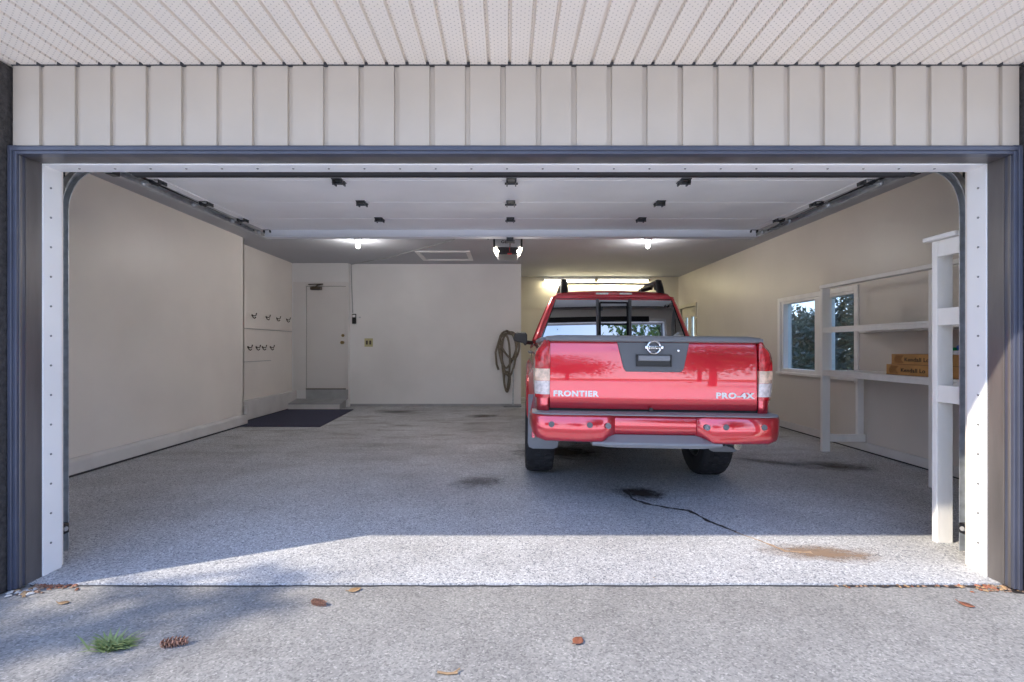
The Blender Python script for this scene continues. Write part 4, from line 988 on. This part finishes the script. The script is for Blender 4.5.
def make_wheel(name, x, y, s):
    t = D.objects.new(name, None); COL.objects.link(t); t.parent = TR; t.location = (x, y, RT); t.rotation_euler = (0.2, 0, 0)
    make_tire('tire').build('tire', M['tire'], t, smooth=True, angle=25)
    b = MB(); b.lathe([(0.217, -0.105), (0.205, -0.09), (0.19, -0.05), (0.185, 0.05), (0.205, 0.095), (0.217, 0.105)], 'x', (0, 0, 0), 40, caps=False); b.build('rim_barrel', M['rim'], t, smooth=True)
    b = MB(); b.lathe([(0.07, s * 0.075), (0.075, s * 0.05), (0.045, s * 0.045)], 'x', (0, 0, 0), 20)
    for i in range(6):
        a = i * PI / 3; u = Vector((0, math.cos(a), math.sin(a))); v = Vector((0, -math.sin(a), math.cos(a)))
        o1 = Vector((s * 0.06, 0, 0)); o2 = Vector((s * 0.08, 0, 0))
        b.loft([[o1 + u * 0.05 - v * 0.03, o1 + u * 0.05 + v * 0.03, o1 + u * 0.05 + v * 0.03 + Vector((s * 0.02, 0, 0)), o1 + u * 0.05 - v * 0.03 + Vector((s * 0.02, 0, 0))], [o2 + u * 0.20 - v * 0.04, o2 + u * 0.20 + v * 0.04, o2 + u * 0.20 + v * 0.04 + Vector((s * 0.02, 0, 0)), o2 + u * 0.20 - v * 0.04 + Vector((s * 0.02, 0, 0))]])
    b.build('spoke', M['rim'], t)
    b = MB(); b.lathe([(0.16, -s * 0.03), (0.16, -s * 0.02), (0.05, -s * 0.015)], 'x', (0, 0, 0), 28); b.build('brake_disc', M['under'], t)
for s in (-1, 1):
    make_wheel('wheel', s * 0.792, 0.0, s); make_wheel('wheel', s * 0.775, WB, s)
# mud flaps
for s in (-1, 1):
    b = MB(); x0, x1 = s * 0.640, s * 0.905
    P = [(x0, 0.78), (x1, 0.78), (x1, 0.36), (s * 0.895, 0.325), (s * 0.86, 0.31), (s * 0.685, 0.31), (s * 0.65, 0.325), (x0, 0.36)]
    b.prism([(x, -0.50, z) for x, z in P], (0, 0.014, 0)); b.build('mud_flap', M['flap'], TR, bevel=0.004)

# cab lower body and doors
def ztop_cab(y): return 1.29 - 0.02 * sm((y - 1.5) / 1.0)
for s in (-1, 1):
    b = MB(); side_panel(b, 0.44, 2.50, 0.47, ztop_cab, s, 36); b.build('cab_side', M['red'], TR, smooth=True, angle=50, solid=0.02)
    b = MB(); side_panel(b, 2.51, 3.93, 0.52, lambda y: 1.26 - 0.16 * sm((y - 2.6) / 1.4), s, 40); b.build('front_fender', M['red'], TR, smooth=True, angle=50, solid=0.02)
    b = MB()
    for yy in (1.42,): b.tube([(s * (half_w(yy, z) + 0.0), yy, z) for z in (0.52, 0.8, 1.1, 1.28)], 0.004, 5)
    b.build('door_seam', M['under'], TR)
    for yy in (0.62, 1.62):
        b = MB(); z = 1.13; xx = half_w(yy, z); b.tube([(s * xx, yy, z), (s * (xx + 0.035), yy + 0.03, z), (s * (xx + 0.035), yy + 0.18, z), (s * xx, yy + 0.21, z)], 0.012, 8); b.build('door_handle', M['plastic'], TR, smooth=True)
    b = MB(); xx = half_w(1.5, 0.5); b.tube([(s * (xx + 0.06), 0.62, 0.45), (s * (xx + 0.06), 2.45, 0.45)], 0.035, 10); b.build('step_rail', M['blackpl'], TR, smooth=True)
b = MB(); b.box(-0.80, 0.80, 0.42, 2.9, 0.50, 0.56); b.box(-0.80, 0.80, 0.42, 0.45, 0.55, 1.285); b.build('cab_floor', M['under'], TR)
# greenhouse: rings from belt line to roof
def gh_ring(z):
    f = (z - 1.285) / (1.79 - 1.285); f = max(0, min(1, f))
    hw = 0.83 - 0.18 * f - 0.02 * f * f; yr = 0.425 + 0.055 * f; yf = 2.55 - 0.72 * f
    return hw, yr, yf
def gh_pt(x, z, off=0.0):
    hw, yr, yf = gh_ring(z); return (x, yr + 0.022 * (x / 0.8) ** 2 - off, z)
# pillars as solid lofts
def pillar(m, pts_fn, z0, z1, n=8):
    rings = []
    for k in range(n + 1):
        z = z0 + (z1 - z0) * k / n; rings.append(pts_fn(z))
    m.loft(rings)
for s in (-1, 1):
    def rear_p(z):
        hw, yr, yf = gh_ring(z); e = 0.022 * (hw / 0.8) ** 2
        return [(s * (hw - 0.06), yr + e - 0.006, z), (s * (hw - 0.03), yr + e + 0.004, z), (s * hw, yr + e + 0.05, z), (s * (hw + 0.002), yr + e + 0.18 - 0.06 * (z - 1.285), z), (s * (hw - 0.05), yr + e + 0.18 - 0.06 * (z - 1.285), z), (s * (hw - 0.06), yr + e + 0.05, z)]
    b = MB(); pillar(b, rear_p, 1.28, 1.74); b.build('rear_pillar', M['red'], TR, smooth=True, angle=45)
    def mid_p(z):
        hw, yr, yf = gh_ring(z); return [(s * (hw - 0.04), 1.38, z), (s * hw, 1.38, z), (s * hw, 1.46, z), (s * (hw - 0.04), 1.46, z)]
    b = MB(); pillar(b, mid_p, 1.28, 1.74); b.build('door_pillar', M['red'], TR, smooth=True, angle=45)
    def front_p(z):
        hw, yr, yf = gh_ring(z); return [(s * (hw - 0.06), yf - 0.05, z), (s * hw, yf - 0.09, z), (s * hw, yf, z), (s * (hw - 0.06), yf + 0.04, z)]
    b = MB(); pillar(b, front_p, 1.27, 1.74); b.build('front_pillar', M['red'], TR, smooth=True, angle=45)
# roof: crowned grid with rolled edges
b = MB(); rings = []
ny, nx = 20, 24
for j in range(ny + 1):
    v = j / ny; y = 0.452 + (1.93 - 0.452) * v
    endf = min(1, v / 0.10) if v < 0.10 else (min(1, (1 - v) / 0.12) if v > 0.88 else 1)
    row = []
    for i in range(nx + 1):
        u = -1 + 2 * i / nx; hw = 0.652
        edge = 1 - abs(u); ez = math.sqrt(max(0, 1 - (1 - min(1, edge / 0.16)) ** 2)); ev = math.sqrt(max(0, 1 - (1 - endf) ** 2))
        z = 1.712 + 0.078 * ez * (0.35 + 0.65 * ev) + 0.022 * (1 - u * u) * ev
        row.append((u * (hw - 0.005), y + 0.035 * u * u * (1 - v), z))
    rings.append(row)
b.loft(rings, False, False); rf = b.build('roof_panel', M['red'], TR, smooth=True, angle=60, solid=0.02)
# rear header above the glass
b = MB(); rings = []
for i in range(17):
    x = -0.60 + 1.2 * i / 16; y0 = gh_pt(x, 1.72)[1]; 
    rings.append([(x, y0 - 0.008, 1.700), (x, y0 - 0.004, 1.745), (x, y0 + 0.06, 1.755), (x, y0 + 0.06, 1.700)])
b.loft(rings); b.build('rear_header', M['red'], TR, smooth=True, angle=40)
b = MB(); x0 = 0.205; b.box(-x0, x0, 0.452, 0.50, 1.750, 1.778, 0.006); hb = b.build('high_brake_light', M['lensred'], TR)
for sx in (-1, 1):
    b = MB(); b.box(min(sx * 0.06, sx * 0.19), max(sx * 0.06, sx * 0.19), 0.447, 0.46, 1.755, 1.774, 0.004); b.build('cargo_lamp', M['lensclear'], hb)
# rear glass (three panes), black border and sliding centre frame
def pane(name, xa0, xb0, xa1, xb1, z0, z1, m, par, off=0.0, n=8):
    b = MB(); rings = []
    for k in range(n + 1):
        f = k / n; z = z0 + (z1 - z0) * f; xa = xa0 + (xa1 - xa0) * f; xb = xb0 + (xb1 - xb0) * f
        fr = [gh_pt(xa + (xb - xa) * i / 10, z, off) for i in range(11)]
        rings.append(fr + [(x, y + 0.005, zz) for x, y, zz in fr[::-1]])
    b.loft(rings, True, True); return b.build(name, m, par, smooth=True, angle=40)
rw = pane('rear_window', -0.765, 0.765, -0.61, 0.61, 1.285, 1.712, M['carglass'], TR, 0.0)
def bar(m, p, q, w, off=0.012):
    m.tube([gh_pt(p[0] + (q[0] - p[0]) * i / 8, p[1] + (q[1] - p[1]) * i / 8, off) for i in range(9)], w, 4)
for x in (-0.170, 0.170):
    b = MB(); bar(b, (x * 0.98, 1.29), (x, 1.705), 0.016, 0.008); b.build('slider_frame', M['plastic'], rw)
b = MB(); bar(b, (-0.145, 1.672), (0.145, 1.672), 0.008); bar(b, (-0.145, 1.44), (0.145, 1.44), 0.007); bar(b, (-0.145, 1.315), (0.145, 1.315), 0.008)
for x in (-0.145, 0.145): bar(b, (x, 1.315), (x, 1.672), 0.008)
b.box(-0.135, -0.115, 0.435, 0.45, 1.59, 1.62); b.build('slider_sash', M['blackpl'], rw)
b = MB()
for s in (-1, 1): bar(b, (s * 0.757, 1.285), (s * 0.612, 1.70), 0.006, 0.003)
bar(b, (-0.605, 1.71), (0.605, 1.71), 0.007, 0.003); bar(b, (-0.75, 1.29), (0.75, 1.29), 0.008, 0.003); b.build('window_rubber', M['rubber'], rw)
# side glass, windscreen, hood, grille
for s in (-1, 1):
    b = MB()
    for y0, y1 in ((0.66, 1.38), (1.46, 2.40)):
        rings = []
        for z in (1.285, 1.72):
            hw, yr, yf = gh_ring(z); rings.append([(s * (hw - 0.012), y0, z), (s * (hw - 0.012), min(y1, yf - 0.08), z)])
        b.loft(rings, False, False)
    b.build('side_window', M['sideglass'], TR, solid=0.005)
b = MB(); rings = []
for z in (1.27, 1.72):
    hw, yr, yf = gh_ring(z); rings.append([(x * (hw - 0.05), yf + 0.06 * (1 - x * x), z) for x in (-1, -0.5, 0, 0.5, 1)])
b.loft(rings, False, False); b.build('windscreen', M['sideglass'], TR, solid=0.005, smooth=True)
b = MB(); rings = []
for j in range(11):
    v = j / 10; y = 2.53 + 1.40 * v; z = 1.27 - 0.17 * sm(v * 0.9); hw = half_w(y, 1.0) - 0.02
    rings.append([(u * hw, y - 0.05 * u * u * v, z + 0.03 * (1 - u * u)) for u in [-1 + 0.2 * i for i in range(11)]])
b.loft(rings, False, False); b.build('hood', M['red'], TR, smooth=True, solid=0.02)
b = MB(); b.box(-0.80, 0.80, 3.86, 3.93, 0.62, 1.07, 0.02); b.build('grille', M['blackpl'], TR)
b = MB(); b.box(-0.86, 0.86, 3.85, 4.02, 0.42, 0.64, 0.04); b.build('front_bumper', M['red'], TR)
for s in (-1, 1):
    b = MB(); b.box(min(s * 0.55, s * 0.82), max(s * 0.55, s * 0.82), 3.85, 3.945, 0.86, 1.05, 0.03); b.build('headlight', M['lensclear'], TR)
# mirrors
for s in (-1, 1):
    b = MB(); b.tube([(s * 0.82, 2.22, 1.25), (s * 0.93, 2.16, 1.26)], 0.03, 8)
    pr = [(0.90, 1.235), (0.93, 1.205), (0.96, 1.245), (1.085, 1.272), (1.10, 1.31), (1.075, 1.385), (1.04, 1.40), (0.92, 1.395), (0.90, 1.36)]
    b.prism([(s * x, 2.08, z) for x, z in pr], (0, 0.11, 0)); mm = b.build('side_mirror', M['blackpl'], TR, bevel=0.012)
    b = MB(); b.prism([(s * (1.0 + (x - 1.0) * 0.82), 2.077, 1.315 + (z - 1.315) * 0.78) for x, z in pr], (0, 0.003, 0)); b.build('mirror_glass', M['blackpl'], mm)  # black material stands in for the dark reflection in the glass
# roof rack: two raised side rails and cross bars
for s in (-1, 1):
    b = MB(); x = s * 0.515
    b.tube([(x, 0.56, 1.775), (x, 0.58, 1.83), (x, 0.63, 1.885), (x - s * 0.005, 0.72, 1.908), (x - s * 0.01, 1.2, 1.915), (x - s * 0.01, 1.85, 1.86), (x - s * 0.01, 1.98, 1.79)], [0.045, 0.042, 0.044, 0.036, 0.030, 0.028, 0.03], 12)
    rr = b.build('roof_rail', M['blackpl'], TR, smooth=True)
    b = MB(); b.lathe([(0.056, -0.03 * s), (0.062, 0.0), (0.056, 0.03 * s), (0.02, 0.036 * s)], 'x', (x, 0.66, 1.885), 20); b.box(x - 0.045, x + 0.045, 0.56, 0.70, 1.765, 1.80, 0.012); b.build('rail_end', M['blackpl'], rr, smooth=True)
for y, z in ((0.70, 1.898), (1.62, 1.895)):
    b = MB(); b.tube([(-0.51, y, z), (0, y, z + 0.006), (0.51, y, z)], 0.012, 10); b.build('cross_bar', M['plastic'], TR, smooth=True)
b = MB(); b.tube([(0.40, 0.80, 1.80), (0.36, 0.82, 1.835), (0.51, 0.90, 1.88)], 0.02, 8); b.build('rack_stay', M['blackpl'], TR, smooth=True)
# seats
for x0, x1, y in ((-0.62, 0.62, 0.62), (-0.60, -0.12, 1.55), (0.12, 0.60, 1.55)):
    b = MB(); b.box(x0, x1, y, y + 0.14, 0.80, 1.36, 0.04); b.box(x0, x1, y, y + 0.55, 0.72, 0.88, 0.04); b.build('seat', M['seat'], TR)
for x, y in ((-0.45, 0.64), (0.52, 0.60), (-0.36, 1.57), (0.36, 1.57)):
    b = MB(); b.box(x - 0.13, x + 0.13, y, y + 0.10, 1.37, 1.57, 0.04); b.build('headrest', M['seat'], TR)

# ------------------------------------------------------------------ trees and shrubs
def leaf_cloud(b, centers, per, spread, ls, flat=1.0):
    for c in centers:
        for i in range(per):
            p = Vector(c[:3]) + Vector((random.gauss(0, spread), random.gauss(0, spread), random.gauss(0, spread * flat))) * (c[3] if len(c) > 3 else 1)
            u = Vector((random.gauss(0, 1), random.gauss(0, 1), random.gauss(0, 0.7))).normalized() * ls * random.uniform(0.6, 1.3)
            v = u.cross(Vector((random.gauss(0, 1), random.gauss(0, 1), random.gauss(0, 1)))).normalized() * ls * 0.45
            b.poly([p - u, p + v, p + u, p - v])
def conifer(name, loc, h, r, seed, lab, m, trunk=0.14, zb=0.18, dens=1.0):
    random.seed(seed)
    t = thing(name, lab, 'tree', loc)
    b = MB(); b.tube([(0, 0, -0.2), (0.02, 0.02, h * 0.5), (0, 0, h * 0.98)], [trunk, trunk * 0.6, 0.02], 8); b.build('trunk', M['bark'], t, smooth=True)
    b = MB(); br = MB(); nl = int(16 * dens)
    for k in range(nl):
        f = k / nl; z = h * (zb + (0.97 - zb) * f); rr = r * (1 - f) ** 0.8 + 0.12
        n = max(5, int(9 * (1 - f) + 4))
        for i in range(n):
            a = 2 * PI * i / n + k * 1.1 + random.uniform(-0.25, 0.25); L_ = rr * random.uniform(0.7, 1.15); zz = z + random.uniform(-0.15, 0.15)
            tip = Vector((math.cos(a) * L_, math.sin(a) * L_, zz - 0.22 * L_)); root = Vector((0, 0, zz))
            br.tube([root, tip], [0.022, 0.006], 4)
            steps = max(3, int(L_ / 0.11))
            for q in range(1, steps + 1):
                c = root.lerp(tip, q / steps)
                for w in range(7):
                    d = Vector((random.gauss(0, 1), random.gauss(0, 1), random.gauss(-0.15, 0.5))).normalized() * random.uniform(0.08, 0.2)
                    nn = d.cross(Vector((0, 0, 1))).normalized() * 0.018
                    b.poly([c - nn, c + nn, c + d + nn * 0.3, c + d - nn * 0.3])
    b.build('foliage', m, t); br.build('branches', M['bark'], t)
    return t
def broadleaf(name, loc, h, r, seed, lab, m, per=150):
    random.seed(seed)
    t = thing(name, lab, 'tree', loc)
    b = MB(); b.tube([(0, 0, -0.2), (0.1, 0, h * 0.3), (0.05, 0.1, h * 0.6)], [0.22, 0.16, 0.08], 8)
    cs = []
    for i in range(42):
        a = random.uniform(0, 2 * PI); f = random.random() ** 0.5; z = h * random.uniform(0.38, 0.98); k = math.sin(PI * min(1, (z / h - 0.25) / 0.8)) ** 0.7
        c = (math.cos(a) * r * f * k, math.sin(a) * r * f * k, z, random.uniform(0.7, 1.3)); cs.append(c)
        b.tube([(0.06, 0.05, h * 0.35 + 0.2 * (z - h * 0.35)), ((c[0]) * 0.5, c[1] * 0.5, z - 0.4), c[:3]], [0.06, 0.035, 0.012], 5)
    b.build('trunk', M['bark'], t, smooth=True)
    b = MB(); leaf_cloud(b, cs, per, 0.50 * r / 2.2, 0.15); b.build('crown', m, t)
    return t
conifer('conifer', (-9.2, -1.43, -0.2), 7.7, 1.9, 3, 'tall conifer left of the driveway whose shade falls by the left jamb', M['needle'], dens=1.7)
conifer('conifer', (-11.6, 2.2, -0.2), 6.2, 1.8, 5, 'shorter conifer left of the driveway nearer the house', M['needle'], dens=1.1)
broadleaf('broadleaf_tree', (6.6, -9.5, -0.2), 7.5, 2.8, 11, 'leafy tree mirrored at the passenger end of the red tailgate', M['leafgreen'])
broadleaf('broadleaf_tree', (0.2, -24, -0.2), 6.2, 3.2, 12, 'leafy tree across the street mirrored at the driver end of the tailgate', M['leafgreen'])
broadleaf('broadleaf_tree', (-8.5, -23, -0.2), 6.0, 3.0, 13, 'leafy tree across the street mirrored in the rear window', M['leafgreen'])
broadleaf('broadleaf_tree', (10.5, -22, -0.2), 8.0, 3.6, 14, 'broad tree across the street mirrored past the tailgate emblem', M['leafgreen'])
random.seed(21)
for (x, y, r_, hh, lab, mk) in ((5.7, 7.3, 0.85, 2.5, 'dense blue green shrub outside the far window pane', 'bluegreen'), (5.75, 4.6, 0.85, 2.6, 'dark green shrub outside the near window pane', 'needle'), (9.2, 7.6, 0.9, 2.8, 'blue green shrub farther off outside the window', 'bluegreen'), (6.6, 10.4, 0.8, 2.0, 'tall shrub farther along outside the garage side wall', 'bluegreen')):
    t = thing('garden_shrub', lab, 'shrub', (x, y, -0.2))
    b = MB()
    cs = [(random.gauss(0, r_ * 0.42), random.gauss(0, r_ * 0.42), random.uniform(0.15, hh), 1.0) for i in range(130)]
    leaf_cloud(b, cs, 70, 0.18, 0.065); b.build('foliage', M[mk], t)
    b = MB()
    for i in range(9): b.tube([(0, 0, 0), cs[i][:3]], [0.03, 0.008], 5)
    b.build('stems', M['bark'], t)

# ------------------------------------------------------------------ sky, sun, camera
w = D.worlds.new('sky'); S.world = w; w.use_nodes = True
N = w.node_tree.nodes; L = w.node_tree.links; bg = N['Background']
tc = N.new('ShaderNodeTexCoord'); sx = N.new('ShaderNodeSeparateXYZ'); L.new(tc.outputs['Generated'], sx.inputs[0])
sky = ramp(N, L, sx.outputs[2], [(0.0, (0.80, 0.88, 1.0)), (0.10, (0.60, 0.75, 1.0)), (0.4, (0.38, 0.56, 1.0)), (1.0, (0.25, 0.42, 0.95))])
cl = N.new('ShaderNodeTexNoise'); cl.inputs['Scale'].default_value = 2.6; cl.inputs['Detail'].default_value = 7
mp = N.new('ShaderNodeMapping'); mp.inputs['Scale'].default_value = (1, 1, 2.6); L.new(tc.outputs['Generated'], mp.inputs[0]); L.new(mp.outputs[0], cl.inputs['Vector'])
mr = N.new('ShaderNodeMapRange'); mr.inputs[1].default_value = 0.48; mr.inputs[2].default_value = 0.68; mr.inputs[4].default_value = 0.35; L.new(cl.outputs['Fac'], mr.inputs[0])
L.new(mixc(N, L, mr.outputs[0], sky, (1.0, 1.0, 1.0)), bg.inputs['Color'])
bg.inputs['Strength'].default_value = 1.75
sun = D.lights.new('sun', 'SUN'); sun.energy = 4.4; sun.angle = math.radians(0.6); sun.color = (1.0, 0.88, 0.70)
so = D.objects.new('sun', sun); COL.objects.link(so)
d = Vector((2.1, 1.0, -1.85)).normalized(); so.rotation_euler = d.to_track_quat('-Z', 'Y').to_euler(); so.location = (-8, -4, 9)

cam = D.cameras.new('camera'); cam.sensor_width = 36.0; cam.lens = 480.0 / 1024.0 * 36.0
cam.shift_x = 5.0 / 1024.0; cam.shift_y = 6.0 / 1024.0; cam.clip_start = 0.05
co = D.objects.new('camera', cam); COL.objects.link(co); co.location = (0, 0, 1.2); co.rotation_euler = (PI / 2, 0, 0)
S.camera = co
S.view_settings.view_transform = 'Standard'; S.view_settings.look = 'None'; S.view_settings.gamma = 1.0; S.view_settings.use_curve_mapping = False
S.view_settings.exposure = 0.43
